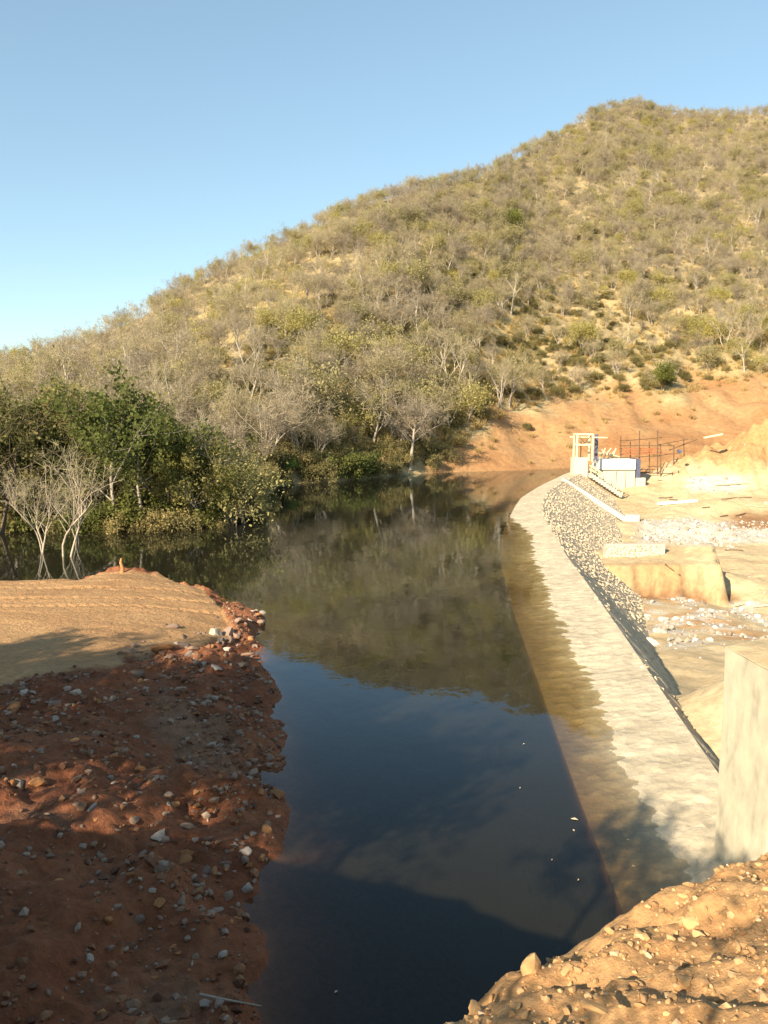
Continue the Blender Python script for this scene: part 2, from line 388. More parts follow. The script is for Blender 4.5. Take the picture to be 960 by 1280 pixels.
# foot of the embankment
ramp_ = np.minimum((6.2 - LY) * .8 + 1.2, 5); z = np.where((LX < -3) & (ramp_ > 0), np.maximum(z, ramp_ * sstep(-3, -5, LX)), z)
grey = sstep(.05, .35, fbm(LX / 2.6, LY / 2.6, 44, 4)) * (1 - sstep(1.0, .2, sdl)) * .5
wet = sstep(.9, .0, sdl)
LZ = z
grid_mesh('earth_bank', LX, LY, LZ, M['bank'], {'grey': grey * (1 - wet), 'sand': sand})
def samp(gx, gy, G, x, y):
    i = np.clip((np.asarray(x) - gx[0]) / (gx[1] - gx[0]), 0, len(gx) - 1.001); j = np.clip((np.asarray(y) - gy[0]) / (gy[1] - gy[0]), 0, len(gy) - 1.001)
    a = i.astype(int); b = j.astype(int); f = i - a; g = j - b
    return (G[b, a] * (1 - f) + G[b, a + 1] * f) * (1 - g) + (G[b + 1, a] * (1 - f) + G[b + 1, a + 1] * f) * g
def march(u, v, H, y0, y1, n=900):
    d = ray(u, v); ys = np.linspace(y0, y1, n); x = ys * d[0] / d[1]; z = CAM_H + ys * d[2] / d[1]
    h = H(x, ys); k = int(np.argmax(h >= z)); return np.array([x[k], ys[k], h[k]]), bool((h >= z).any())
Hl = lambda x, y: samp(gx, gy, LZ, x, y)

# --- right foreground clay bank
edge_px = [(1500, 930, 7.4), (1200, 985, 6.6), (1050, 1030, 6.1), (960, 1062, 5.75), (890, 1090, 5.55), (850, 1103, 5.45), (800, 1130, 5.2), (760, 1150, 5.05), (720, 1178, 4.85), (690, 1200, 4.7), (640, 1232, 4.5), (600, 1256, 4.35), (545, 1285, 4.15)]
edge = [PY(u, v, y) for u, v, y in edge_px] + [np.array([-.5, 3.4, 4.9]), np.array([-2.2, 2.4, 5.5]), np.array([-5, 4.0, 5.6]), np.array([-9, 6.0, 5.4]), np.array([-30, 10.5, 4.6])]
ez = [p[2] for p in edge]
bpoly = [p[:2] for p in edge] + [np.array([-30, -15.]), np.array([30, -15.])]
bx_ = np.arange(-1.5, 8.6, .028); by_ = np.arange(1.0, 10.4, .028)
def bankZ(X, Y, fine=True):
    d, ze = sdist(X, Y, edge, ez); i = inside(X, Y, bpoly)
    sdv = np.where(i, d, -d)
    rag = fbm(X / .4, Y / .4, 51, 4) * .15
    sdv = sdv + rag * sstep(1.2, 0, np.abs(sdv))
    zin = ze + np.minimum(sdv * .42, 1.85 + .05 * sdv)
    zout = ze + sdv * 1.35
    z = np.where(sdv > 0, zin, zout)
    wgt = sstep(-.5, .2, sdv)
    if fine:
        # ridges and cracks that run along the slope
        q = X * .80 - Y * .60; r = X * .60 + Y * .80
        z = z + wgt * (fbm(q / 1.4, r / .45, 52, 4, .55) * .10 * sstep(2.6, .3, sdv) + fbm(X / .25, Y / .25, 53, 4, .62) * .055 + np.maximum(fbm(X / .11, Y / .11, 54, 2), .05) * .045)
        sw = sdv / .62 + fbm(q / 1.6, r / 1.6, 56, 4) * 2.4; sw = sw - np.floor(sw); sw = np.where(sw > .9, (1 - sw) / .1 * .9, sw)
        z = z - wgt * sw * .17 * sstep(-.12, .25, fbm(q / 1.1, r / .9, 57, 3)) * sstep(3.2, .6, sdv)
        z = z + (1 - wgt) * fbm(X / .6, Y / .6, 55, 4) * .3
    return np.maximum(z, -4)
BX, BY = np.meshgrid(bx_, by_); BZ = bankZ(BX, BY)
grid_mesh('clay_bank', BX, BY, BZ, M['clay'])
Hb = lambda x, y: samp(bx_, by_, BZ, x, y)
# embankment continuing behind and to the left of the viewer
ex = np.concatenate([np.arange(-60, -1.9, .5), [bx_[0]]]); ey = np.arange(-22, 11, .5)
EX, EY = np.meshgrid(ex, ey); EZ = bankZ(EX, EY, False) + fbm(EX / 3, EY / 3, 58, 3) * .4 * sstep(-5, -8, EX)
grid_mesh('embankment', EX, EY, EZ, M['clay'])
ex2 = np.append(np.arange(bx_[0], 30, .5), 30); ey2 = np.arange(-22, .8, .5)
EX2, EY2 = np.meshgrid(ex2, np.append(ey2, by_[0])); grid_mesh('embankment', EX2, EY2, bankZ(EX2, EY2, False), M['clay'])

# --- dam lines: outer (upstream) and inner (downstream) edge of the crest
out_px = [(812, 1215, -.2), (770, 1115, -.2), (735, 1030, -.2), (700, 930, -.2), (668, 840, -.2), (640, 760, -.2), (626, 700, -.17), (628, 664, -.08)]
outer = [P(*q)[:2] for q in out_px] + [P(642, 636, .1)[:2], P(651, 622, .1)[:2], P(675, 607, .1)[:2], P(707, 592, .1)[:2], P(722, 587, .1)[:2]]
in_px = [(1010, 1130), (945, 1035), (890, 955), (845, 890), (800, 823), (770, 780), (740, 737), (710, 697), (690, 665), (679, 645), (677, 630), (685, 614), (703, 602), (722, 593), (745, 588)]
inner = [P(u, v, .24)[:2] for u, v in in_px]
def resample(pl, n):
    pl = np.array(pl); d = np.concatenate([[0], np.cumsum(np.hypot(*np.diff(pl, axis=0).T))])
    # light smoothing by Catmull-like subdivision
    s = np.linspace(0, d[-1], n); q = np.stack([np.interp(s, d, pl[:, 0]), np.interp(s, d, pl[:, 1])], 1)
    k = max(3, n // 22) | 1; w = np.hanning(k + 2)[1:-1]; w /= w.sum(); h = k // 2
    qp = np.concatenate([2 * q[0] - q[h:0:-1], q, 2 * q[-1] - q[-2:-h - 2:-1]])
    return np.stack([np.convolve(qp[:, 0], w, 'valid'), np.convolve(qp[:, 1], w, 'valid')], 1)
ND = 1300
I_ = resample(inner, ND)
# outer edge: for every inner point the nearest offset along the local normal, width measured from the outer polyline
tg = np.gradient(I_, axis=0); tg /= np.linalg.norm(tg, axis=1)[:, None]
NR = np.stack([tg[:, 1], -tg[:, 0]], 1)                         # points downstream
od, _ = sdist(I_[:, 0], I_[:, 1], outer)
kk = np.hanning(91); kk /= kk.sum(); od = np.convolve(np.pad(od, 45, 'edge'), kk, 'valid')
O_ = I_ - NR * od[:, None]
def floorZ(Y): return np.interp(Y, [10, 16, 20, 24, 28, 35, 42, 50, 60, 75, 90, 104, 113, 126], [-.2, -.5, -.9, -1.4, -2.0, -3.2, -4.4, -5.2, -5.6, -5.4, -4.8, -3.4, -2.3, -1.6])
toeZ = floorZ(I_[:, 1]) - .6
batter = np.interp(I_[:, 1], [15, 38, 48, 60, 75, 120], [.92, .94, 1.05, 1.3, 1.45, 1.45])
NA = 36
f = np.linspace(0, 1, NA)
zo = np.interp(O_[:, 1], [14, 45, 58, 68, 130], [-.20, -.20, -.10, .08, .10])
wm = np.interp(O_[:, 1], [14, 26, 40, 55, 130], [.43, .44, .5, .6, .6])
zi = .24
fz = np.where(f[None] < wm[:, None], zo[:, None] * (1 - f[None] / wm[:, None]), zi * (f[None] - wm[:, None]) / (1 - wm[:, None]))
up = sstep(52, 68, O_[:, 1])[:, None]; fz = fz * (1 - up) + (zo[:, None] + (zi - zo[:, None]) * f[None]) * up
CX = O_[:, 0:1] * (1 - f) + I_[:, 0:1] * f; CY = O_[:, 1:2] * (1 - f) + I_[:, 1:2] * f
fz = fz + (fbm(CX / .5, CY / .3, 61, 3, .7) * .05 + fbm(CX / 3, CY / 3, 62, 2) * .03) * np.minimum(1, 8 * f * (1 - f))[None]
# profile columns: upstream foot, crest, downstream face
NF = 14
ft = np.linspace(0, 1, NF + 1)[1:]
H_ = (zi - toeZ)
FX = I_[:, 0:1] + NR[:, 0:1] * (batter * H_)[:, None] * ft; FY = I_[:, 1:2] + NR[:, 1:2] * (batter * H_)[:, None] * ft; FZ = zi - H_[:, None] * ft
FN = fbm(FX / .5 + FZ, FY / .5 - FZ, 64, 3) * .16
FX = FX + NR[:, 0:1] * FN; FY = FY + NR[:, 1:2] * FN
UX = np.concatenate([O_[:, 0:1] + NR[:, 0:1] * .35, CX], 1); UY = np.concatenate([O_[:, 1:2] + NR[:, 1:2] * .35, CY], 1)
UZ = np.concatenate([np.full((ND, 1), -6.), fz], 1)
dam = thing('weir_dam', 'long curved stone masonry weir dam with pale crest holding back the lake', 'dam', (0, 0, 0))
def strip(name, X, Y, Z, mat, parent, smooth=True):
    n, k = X.shape; V = np.stack([X, Y, Z], -1).reshape(-1, 3)
    i = np.arange(n - 1)[:, None] * k + np.arange(k - 1)[None]
    return obj(name, mesh_np(name, V, np.stack([i, i + k, i + k + 1, i + 1], -1).reshape(-1, 4), mat, smooth), parent)
strip('upstream_face', UX[:, :2], UY[:, :2], UZ[:, :2], M['face'], dam)
strip('crest', CX, CY, fz, M['crest'], dam)
strip('downstream_face', np.concatenate([CX[:, -1:], FX], 1), np.concatenate([CY[:, -1:], FY], 1), np.concatenate([fz[:, -1:], FZ], 1), M['face'], dam)

# rubble stones set in the downstream face
def ico(sub=1):
    import bmesh
    bm = bmesh.new(); bmesh.ops.create_icosphere(bm, subdivisions=sub, radius=1)
    V = np.array([v.co[:] for v in bm.verts]); F = np.array([[v.index for v in f.verts] for f in bm.faces]); bm.free(); return V, F
IV1, IF1 = ico(1); IV2, IF2 = ico(2)
def rock_V(rng, V, j=.25, flat=.7):
    n = rng.normal(size=3); q = V.copy()
    for _ in range(9):                                       # facets: planes cut off the sphere
        n = rng.normal(size=3); n /= np.linalg.norm(n); k = rng.uniform(.42, .8)
        dd = q @ n; q = q - np.maximum(dd - k, 0)[:, None] * n
    q = q * (1 + rng.uniform(-j, j, (len(V), 1)) * .5)
    return q * np.array([rng.uniform(.8, 1.3), rng.uniform(.7, 1.1), flat * rng.uniform(.8, 1.2)])
rng = np.random.default_rng(5)
VAR = [rock_V(rng, IV1, .3) for _ in range(10)]
VAR2 = [rock_V(rng, IV2, .18) for _ in range(8)]
def rotz_rand(rng, V):
    a = rng.uniform(0, 6.28); c, s = math.cos(a), math.sin(a); return V @ np.array([[c, s, 0], [-s, c, 0], [0, 0, 1]])
stone_near = [mesh_np('rubble_stone', v * .2, IF1, M['rubble']) for v in VAR[:5]]
acc_V = []; acc_F = []; nacc = 0; singles = []
ds = np.concatenate([[0], np.cumsum(np.hypot(*np.diff(I_, axis=0).T))])
s = 3.0
while s < ds[-1] - 1.0:
    i = int(np.searchsorted(ds, s)); i = min(i, ND - 1)
    Ls = math.hypot(H_[i], H_[i] * batter[i]); q = .1
    while q < Ls - .3:
        tt = q / Ls; p = np.array([I_[i, 0] + NR[i, 0] * batter[i] * H_[i] * tt, I_[i, 1] + NR[i, 1] * batter[i] * H_[i] * tt, zi - H_[i] * tt])
        p[:2] += tg[i] * rng.uniform(-.14, .14) - NR[i] * (.04 + .09 * (p[1] < 46)); p[2] += rng.uniform(-.06, .06) - .07
        sc = rng.uniform(.14, .22)
        if p[1] < 45 and len(singles) < 300 and rng.random() < .8: singles.append((p, sc))
        elif rng.random() < .9:
            v = rotz_rand(rng, VAR[rng.integers(10)])[:, [0, 2, 1]] * sc + p
            acc_V.append(v); acc_F.append(IF1 + nacc); nacc += len(v)
        q += rng.uniform(.25, .34)
    s += rng.uniform(.27, .34)
for p, sc in singles:
    o = obj('stone', stone_near[rng.integers(5)], dam, p); o.scale = (sc * 5,) * 3; o.rotation_euler = tuple(rng.uniform(0, 6.28, 3))
o = obj('rubble_facing', mesh_np('rubble_facing', np.concatenate(acc_V), np.concatenate(acc_F), M['rubble']), dam); o['kind'] = 'stuff'
# pale concrete rib running down the face
def on_face(u_target, extra=0.0):
    uu, vv = project(I_[:, 0], I_[:, 1], np.full(ND, zi)); far = I_[:, 1] > 78
    k = int(np.argmin(np.where(far, np.abs(uu - u_target), 1e9))); return k
k = on_face(706)
pa = np.array([*(I_[k] - NR[k] * .3), zi + .12]); pb = np.array([*(I_[k] + NR[k] * batter[k] * H_[k] * 1.02), toeZ[k] + .5])
mb = MB(); mb.beam(pa, pb, .9, .6); mb.build('concrete_rib', M['concrete'], dam)
mb = MB(); pc = pb + np.array([*NR[k] * .7, .2]); mb.box(pc, (1.6, 1.0, .9), math.atan2(NR[k][1], NR[k][0])); mb.build('rib_footing', M['concrete'], dam)

# --- river bed downstream of the dam
rx = np.arange(5.0, 96, .30); ry = np.arange(9.5, 130, .26)
RX, RY = np.meshgrid(rx, ry)
damx = np.interp(RY, I_[:, 1], I_[:, 0]); damo = np.interp(RY, O_[:, 1], O_[:, 0])
rel = RX - damx
z = floorZ(RY) + np.clip(rel - 12, 0, 60) * .02
z = z + fbm(RX / 9, RY / 9, 71, 4) * .9 * sstep(1, 6, rel) + fbm(RX / 1.8, RY / 1.8, 72, 4) * .22 * sstep(0, 2, rel)
# backfill behind the abutment wall, and the mound next to it
fill = sstep(15.6, 14.0, RY - np.clip(RX - 10, 0, 8) * .3) * sstep(6.6, 7.4, RX)
z = z + (3.45 + fbm(RX / 2, RY / 2, 73, 3) * .15 - z) * fill
z = z + 1.9 * np.exp(-(((RX - 11.3) / 2.6) ** 2 + ((RY - 22.0) / 3.4) ** 2))
# cut step (pit) in orange soil facing the camera
ctop = -3.1
c0 = P(775, 742, -5.3); c1 = P(893, 740, -5.3); yc = 58.5
inpit = sstep(yc - .7, yc + .35, RY + fbm(RX / 2, RY * 0, 74, 4, .65) * .9 + fbm(RX / .5, z / .5, 78, 2) * .25) * sstep(c1[0] + 1.2, c1[0] + .5, RX + fbm(RX * 0, RY / 1.5, 76, 2)) * sstep(72, 66, RY) * (rel > 2.5)
z = z * (1 - inpit) + np.maximum(z, ctop + fbm(RX / 2, RY / 2, 75, 3) * .25) * inpit
# spoil mound, right side by the scaffold, and hummocks
for u, v, zz, wx, wy, h in [(1010, 585, 0, 19, 8, 8.0), (905, 588, 0, 9, 4.5, 3.2), (930, 700, -3.5, 6, 3, 1.2), (900, 640, -4, 7, 3, .8)]:
    c = P(u, v, zz); e_ = np.exp(-(((RX - c[0]) / wx) ** 2 + ((RY - min(c[1], 116)) / wy) ** 2)); z = z + h * e_ * (1 + fbm(RX / 5, RY / 5, 91, 4) * .8) + e_ * h * .12 * fbm(RX / .9, RY / 2.5, 92, 3)
z = np.where(RX < damo + (damx - damo) * .75 , -8, z)
ux, vx = project(RX, RY, z)
n_ = fbm(RX / 5, RY / 5, 77, 4)
orange_r = np.clip(sstep(yc - 1.0, yc, RY) * sstep(yc + 1.6, yc + .6, RY) * (RX < c1[0] + 1.5) * (.55 + .8 * n_) + sstep(600, 570, vx - n_ * 30) + .8 * sstep(.12, .35, n_) * (vx > 740) * (vx < 800), 0, 1)
wband = lambda a, b: sstep(a - 6, a + 2, vx + n_ * 10) * sstep(b + 6, b - 2, vx + n_ * 10)
white = np.clip(wband(652, 676) * sstep(785, 815, ux) + wband(598, 612) * sstep(850, 870, ux) * sstep(940, 915, ux) + .8 * wband(752, 806) * sstep(-.1, .2, fbm(RX / 1.2, RY / 1.2, 79, 3)), 0, 1)
brown = np.clip(wband(741, 749) * sstep(785, 800, ux) * sstep(935, 905, ux) + wband(640, 658) * sstep(895, 930, ux), 0, 1)  # first band paints the shadow along the foot of the cut step
grid_mesh('riverbed', RX, RY, z, M['river'], {'orange': orange_r, 'white': white * .9, 'brown': brown})
RZ = z
Hr = lambda x, y: samp(rx, ry, RZ, x, y)

# --- lake bed and water
mb = MB(); mb.box((-60, 55, -9.2), (240, 200, .4)); o = mb.build('lake_bed', M['bed']); o['kind'] = 'structure'
Wl = O_ * .3 + I_ * .7
ring = [tuple(p) for p in Wl[::12]] + [(31, 127), (-160, 127), (-160, -3), (9, -3), (9, 12.5)]
n = len(ring)
V = [(x, y, 0.) for x, y in ring] + [(x, y, -8.8) for x, y in ring]
me = bpy.data.meshes.new('lake_water')
me.from_pydata(V, [], [list(range(n))] + [list(range(2 * n - 1, n - 1, -1))] + [[i, n + i, n + (i + 1) % n, (i + 1) % n] for i in range(n)])
me.update()
import bmesh
bm = bmesh.new(); bm.from_mesh(me); bmesh.ops.recalc_face_normals(bm, faces=bm.faces[:]); bmesh.ops.triangulate(bm, faces=bm.faces[:]); bm.to_mesh(me); bm.free()
me.materials.append(M['water']); o = obj('lake_water', me); o['kind'] = 'structure'

# ---------------------------------------------------------------- vegetation prototypes
def unit(v): return v / (np.linalg.norm(v) + 1e-9)
def skel(rng, Ht, stems=1, frac=.55, spread=.6, nl=7, ns=5, nt_=4, r=.018, wob=.04, lo=.35, up=.5, stem_sp=.25):
    """returns tube lists for the trunk part, the branch part, and tips (pos, dir)"""
    trunk = []; br = []; tips = []
    for st in range(stems):
        az = rng.uniform(0, 6.28); ln = stem_sp * (stems > 1) * rng.uniform(.5, 1.2) + rng.uniform(0, .1)
        d = unit(np.array([math.cos(az) * ln, math.sin(az) * ln, 1]))
        h = Ht * frac * rng.uniform(.8, 1.1); n = 7
        pts = [np.array([math.cos(az), math.sin(az), 0]) * (.12 * (stems > 1))]
        for i in range(n):
            d = unit(d + rng.normal(size=3) * wob * np.array([1, 1, .3]) * 2); pts.append(pts[-1] + d * h / n)
        pts = np.array(pts); rad = Ht * r * np.linspace(1, .5, n + 1); rad[0] *= 1.35
        trunk.append((pts, rad, 6))
        g = rng.uniform(0, 6.28)
        for j in range(nl):
            tt = lo + (1 - lo) * (j + rng.uniform(0, .8)) / nl; tt = min(tt, 1)
            k = tt * n; i0 = min(int(k), n - 1); p = pts[i0] + (pts[i0 + 1] - pts[i0]) * (k - i0)
            g += 2.4 + rng.uniform(-.5, .5)
            dd = unit(np.array([math.cos(g) * spread, math.sin(g) * spread, up + .5 * tt + rng.uniform(-.2, .2)]))
            ll = Ht * (1 - frac * tt) * rng.uniform(.55, .85) * (.75 + .4 * (1 - tt))
            lp = [p]
            for i in range(5):
                dd = unit(dd + rng.normal(size=3) * .17 + np.array([0, 0, .05])); lp.append(lp[-1] + dd * ll / 5)
            lp = np.array(lp); r0 = Ht * r * .5 * (1 - .4 * tt)
            trunk.append((lp, np.linspace(r0, r0 * .3, 6), 4))
            for q in range(ns):
                kk = rng.uniform(1.2, 5); i0 = min(int(kk), 4); p2 = lp[i0] + (lp[i0 + 1] - lp[i0]) * (kk - i0)
                d2 = unit(unit(lp[i0 + 1] - lp[i0]) + rng.normal(size=3) * .75 + np.array([0, 0, .15])); l2 = ll * rng.uniform(.28, .5)
                bp_ = [p2]
                for i in range(3):
                    d2 = unit(d2 + rng.normal(size=3) * .2); bp_.append(bp_[-1] + d2 * l2 / 3)
                bp_ = np.array(bp_); br.append((bp_, np.linspace(r0 * .35, r0 * .1, 4), 3))
                for w in range(nt_):
                    i1 = rng.integers(1, 4); d3 = unit(d2 + rng.normal(size=3) * .8); tips.append((bp_[i1], d3, l2))
    return trunk, br, tips
def scale_of(trunk, br): return None
def veg(name, seed, Ht, bark, leafmat, leaves, leaf_s, twigs, twig_l, twig_w, clump=.4, twigmat=None, **kw):
    rng = np.random.default_rng(seed); tk, br, tips = skel(rng, Ht, **kw)
    a = MB()
    for p, r_, k in tk: a.tube(p, r_, k)
    tm = a.mesh(name + '_trunk', bark, True)
    c = MB(); b_ = MB()
    for p, r_, k in br: (b_ if twigmat is None else c).tube(p, r_, k)
    tp = np.array([t_[0] for t_ in tips]); td = np.array([t_[1] for t_ in tips])
    if twigs:
        n = twigs * len(tp); idx = np.repeat(np.arange(len(tp)), twigs)
        d = td[idx] + rng.normal(size=(n, 3)) * .55; d /= np.linalg.norm(d, axis=1)[:, None]
        l = twig_l * rng.uniform(.4, 1.2, (n, 1)); s_ = tp[idx] + rng.normal(size=(n, 3)) * clump * .35
        w = np.cross(d, rng.normal(size=(n, 3))); w /= np.linalg.norm(w, axis=1)[:, None] + 1e-9
        c.quads(s_ + d * l / 2, d * l / 2, w * twig_w * rng.uniform(.5, 1.2, (n, 1)))
    if leaves:
        n = leaves * len(tp); idx = np.repeat(np.arange(len(tp)), leaves)
        p = tp[idx] + td[idx] * rng.uniform(0, .5, (n, 1)) * clump * 2 + rng.normal(size=(n, 3)) * clump
        x = rng.normal(size=(n, 3)); x /= np.linalg.norm(x, axis=1)[:, None]
        y = np.cross(x, rng.normal(size=(n, 3))); y /= np.linalg.norm(y, axis=1)[:, None] + 1e-9
        sz = leaf_s * rng.uniform(.5, 1.25, (n, 1)); c.quads(p, x * sz, y * sz * .62)
    if b_.n:
        b_m = b_.mesh(name + '_branches', bark, True)
    else: b_m = None
    cm = c.mesh(name + '_crown', leafmat) if c.n else None
    return dict(trunk=tm, branches=b_m, crown=cm)
def plant(proto, name, label, cat, group, loc, rz=0, sc=1.0, tilt=0):
    o = thing(name, label, cat, loc, rz, group, sc)
    if tilt: o.rotation_euler = (tilt, 0, rz)
    for part in ('trunk', 'branches', 'crown'):
        if proto[part]:
            q_ = obj(part, proto[part], o)
            if part == 'branches': q_['kind'] = 'stuff'
    return o

DRY = [veg('dry_tree', 100 + i, 6.0, M['bark_grey'] if i % 2 else M['bark_pale'], M['dry'], 0 if i < 3 else 2, .06, 6, .75, .012, .38, twigmat=1, stems=[2, 3, 1, 2][i], frac=.5, spread=.85, nl=6, ns=4, nt_=4, r=.015, lo=.35, up=.55) for i in range(4)]
OLV = [veg('olive_tree', 120 + i, 5.5, M['bark_grey'], M['olive'], 11, .08, 3, .6, .012, .42, twigmat=1, stems=[2, 3, 1][i], frac=.5, spread=.85, nl=6, ns=4, nt_=4, r=.012, lo=.3, up=.5) for i in range(3)]
BARE = [veg('bare_tree', 140 + i, 8.0, M['bark_pale'], M['dry'], 0, .1, 4, .8, .013, .2, stems=[1, 2, 1][i], frac=.62, spread=.55, nl=6, ns=4, nt_=3, r=.013, lo=.35, up=.7, wob=.06) for i in range(3)]
GRN = [veg('leafy_tree', 160 + i, 10.0, M['bark_grey'], M['green'], 20, .095, 2, .7, .012, .30, stems=[1, 2, 2][i], frac=.6, spread=.7, nl=9, ns=5, nt_=4, r=.012, lo=.3, up=.45) for i in range(3)]
FRS = [veg('fresh_tree', 180 + i, 7.0, M['bark_dark'], M['fresh'], 26, .095, 1, .5, .01, .45, stems=1, frac=.55, spread=.8, nl=7, ns=5, nt_=4, r=.016, lo=.35, up=.45) for i in range(2)]
BSH = [veg('bush', 200 + i, 3.2, M['bark_grey'], M['bush'], 14, .085, 3, .5, .01, .3, stems=4, frac=.55, spread=.95, nl=5, ns=3, nt_=4, r=.011, lo=.1, up=.3, stem_sp=.7) for i in range(3)]
GBS = [veg('green_bush', 220 + i, 3.4, M['bark_grey'], M['green'], 22, .095, 1, .5, .01, .32, stems=4, frac=.55, spread=.95, nl=5, ns=3, nt_=4, r=.011, lo=.1, up=.3, stem_sp=.7) for i in range(2)]
UMB = veg('flat_topped_tree', 190, 11.0, M['bark_grey'], M['umb'], 14, .085, 3, .7, .012, .34, stems=2, frac=.62, spread=1.1, nl=8, ns=6, nt_=4, r=.011, lo=.62, up=.30)
DARKB = veg('dark_limbed_tree', 192, 11.0, M['bark_dark'], M['bush'], 4, .07, 5, .8, .011, .3, stems=2, frac=.55, spread=.8, nl=9, ns=6, nt_=4, r=.010, lo=.3, up=.55)
BIGGREY = veg('big_dry_tree', 240, 11.5, M['bark_grey'], M['dry'], 2, .08, 9, .8, .012, .35, twigmat=None, stems=1, frac=.55, spread=.95, nl=10, ns=6, nt_=4, r=.019, lo=.5, up=.5)
DEAD = [veg('drowned_tree', 260 + i, 7.0, M['bark_tan'], M['dry'], 0, .1, 2, .5, .008, .1, stems=[2, 3][i], frac=.6, spread=.36, nl=7, ns=5, nt_=4, r=.008, lo=.4, up=.8, wob=.07, stem_sp=.10) for i in range(2)]

rnd = random.Random(11)
def place_hill(proto, name, label, cat, group, u, v, sc, jit=0):
    p = hill_hit(u, v); p[2] -= .15
    return plant(proto, name, label, cat, group, p, rnd.uniform(0, 6.28), sc)

# ---- hillside woodland: dart throwing over the slope
rng = np.random.default_rng(77)
cell = {}; pts = []
tries = 0
cand_a = rng.uniform(-.56, .56, 60000); cand_t = rng.uniform(0, 1.06, 60000) ** .8
Y0 = np.maximum(baseY(cand_a), np.interp(cand_a, [-.9, -.45, -.2, -.1], [70, 80, 88, 88])); Y1 = ridgeY(cand_a); cy = Y0 + 2.5 + (Y1 - Y0) * cand_t; cx = cand_a * cy
cz = hillZ(cand_a, cy); cu, cv = project(cx, cy, cz)
den = fbm(cx / 20, cy / 20, 90, 3)
for i in range(60000):
    x, y = cx[i], cy[i]
    if cu[i] < -60 or cu[i] > 1020: continue
    ot = np.interp(cu[i], [p[0] for p in otop], [p[1] for p in otop])
    if cand_a[i] > .04 and cv[i] > ot - 4: continue
    mind = 2.5 + .0008 * y + 1.3 * max(0.0, 1 - max(0.0, y - 115) / 45) * (cand_a[i] > -.22) - .5 * (cand_t[i] > .7)
    if cand_a[i] > .12 and cv[i] > 330: mind += 3.4 * min(1, (cv[i] - 330) / 110) * (1.0 if den[i] < .12 else .3)
    k = (int(x // 6), int(y // 6)); ok = True
    for dx in (-1, 0, 1):
        for dy in (-1, 0, 1):
            for q in cell.get((k[0] + dx, k[1] + dy), ()):
                if (q[0] - x) ** 2 + (q[1] - y) ** 2 < mind * mind: ok = False; break
    if ok:
        cell.setdefault(k, []).append((x, y)); pts.append((x, y, cz[i] - .2, cu[i], cv[i]))
pts.sort(key=lambda q: q[1])
kinds = {'dry': 0, 'olive': 0, 'bare': 0}
inst = []
LBL = {'dry': ('dry_tree', 'grey-brown twiggy dry-season tree growing on the lower hillside', 'dry twiggy trees on the hillside'),
       'olive': ('olive_tree', 'small tree with yellowish olive foliage growing on the lower hillside', 'olive-leaved trees on the hillside'),
       'bare': ('bare_tree', 'tall leafless tree with pale trunk standing on the hillside', 'bare pale trees on the hillside')}
zone = fbm(np.array([p[0] for p in pts]) / 26, np.array([p[1] for p in pts]) / 26, 95, 3)
for i, (x, y, z, u, v) in enumerate(pts):
    r_ = rng.random() + zone[i] * .5
    kd = 'dry' if r_ < .66 else ('olive' if r_ < .95 - .12 * (y < 170) else 'bare')
    sc = float(np.clip(rng.lognormal(-.08, .24), .45, 1.5)) * float(np.interp(y, [60, 110, 170, 260], [1.0, 1.25, 1.0, .92])) * (.85 if x < -8 and v < 470 else 1)
    tr_h = (y - float(baseY(np.array([x / y]))[0])) / float(ridgeY(np.array([x / y]))[0] - baseY(np.array([x / y]))[0])
    if tr_h > .8: sc = min(sc, .62 if kd == 'bare' else .8)
    lim = {'dry': 290, 'olive': 200, 'bare': 90}[kd]
    fam = {'dry': DRY, 'olive': OLV, 'bare': BARE}[kd]; vi = int(rng.integers(len(fam)))
    if kinds[kd] < lim:
        kinds[kd] += 1
        nm, lb, gp = LBL[kd]; plant(fam[vi], nm, lb, 'tree', gp, (x, y, z), rng.uniform(0, 6.28), (sc * rng.uniform(.9, 1.15), sc, sc * rng.uniform(.85, 1.15)))
    else:
        inst.append((x, y, z, {'dry': 0, 'olive': 4, 'bare': 7}[kd] + vi, rng.uniform(0, 6.28), sc * (1.1 if y > 250 else 1)))

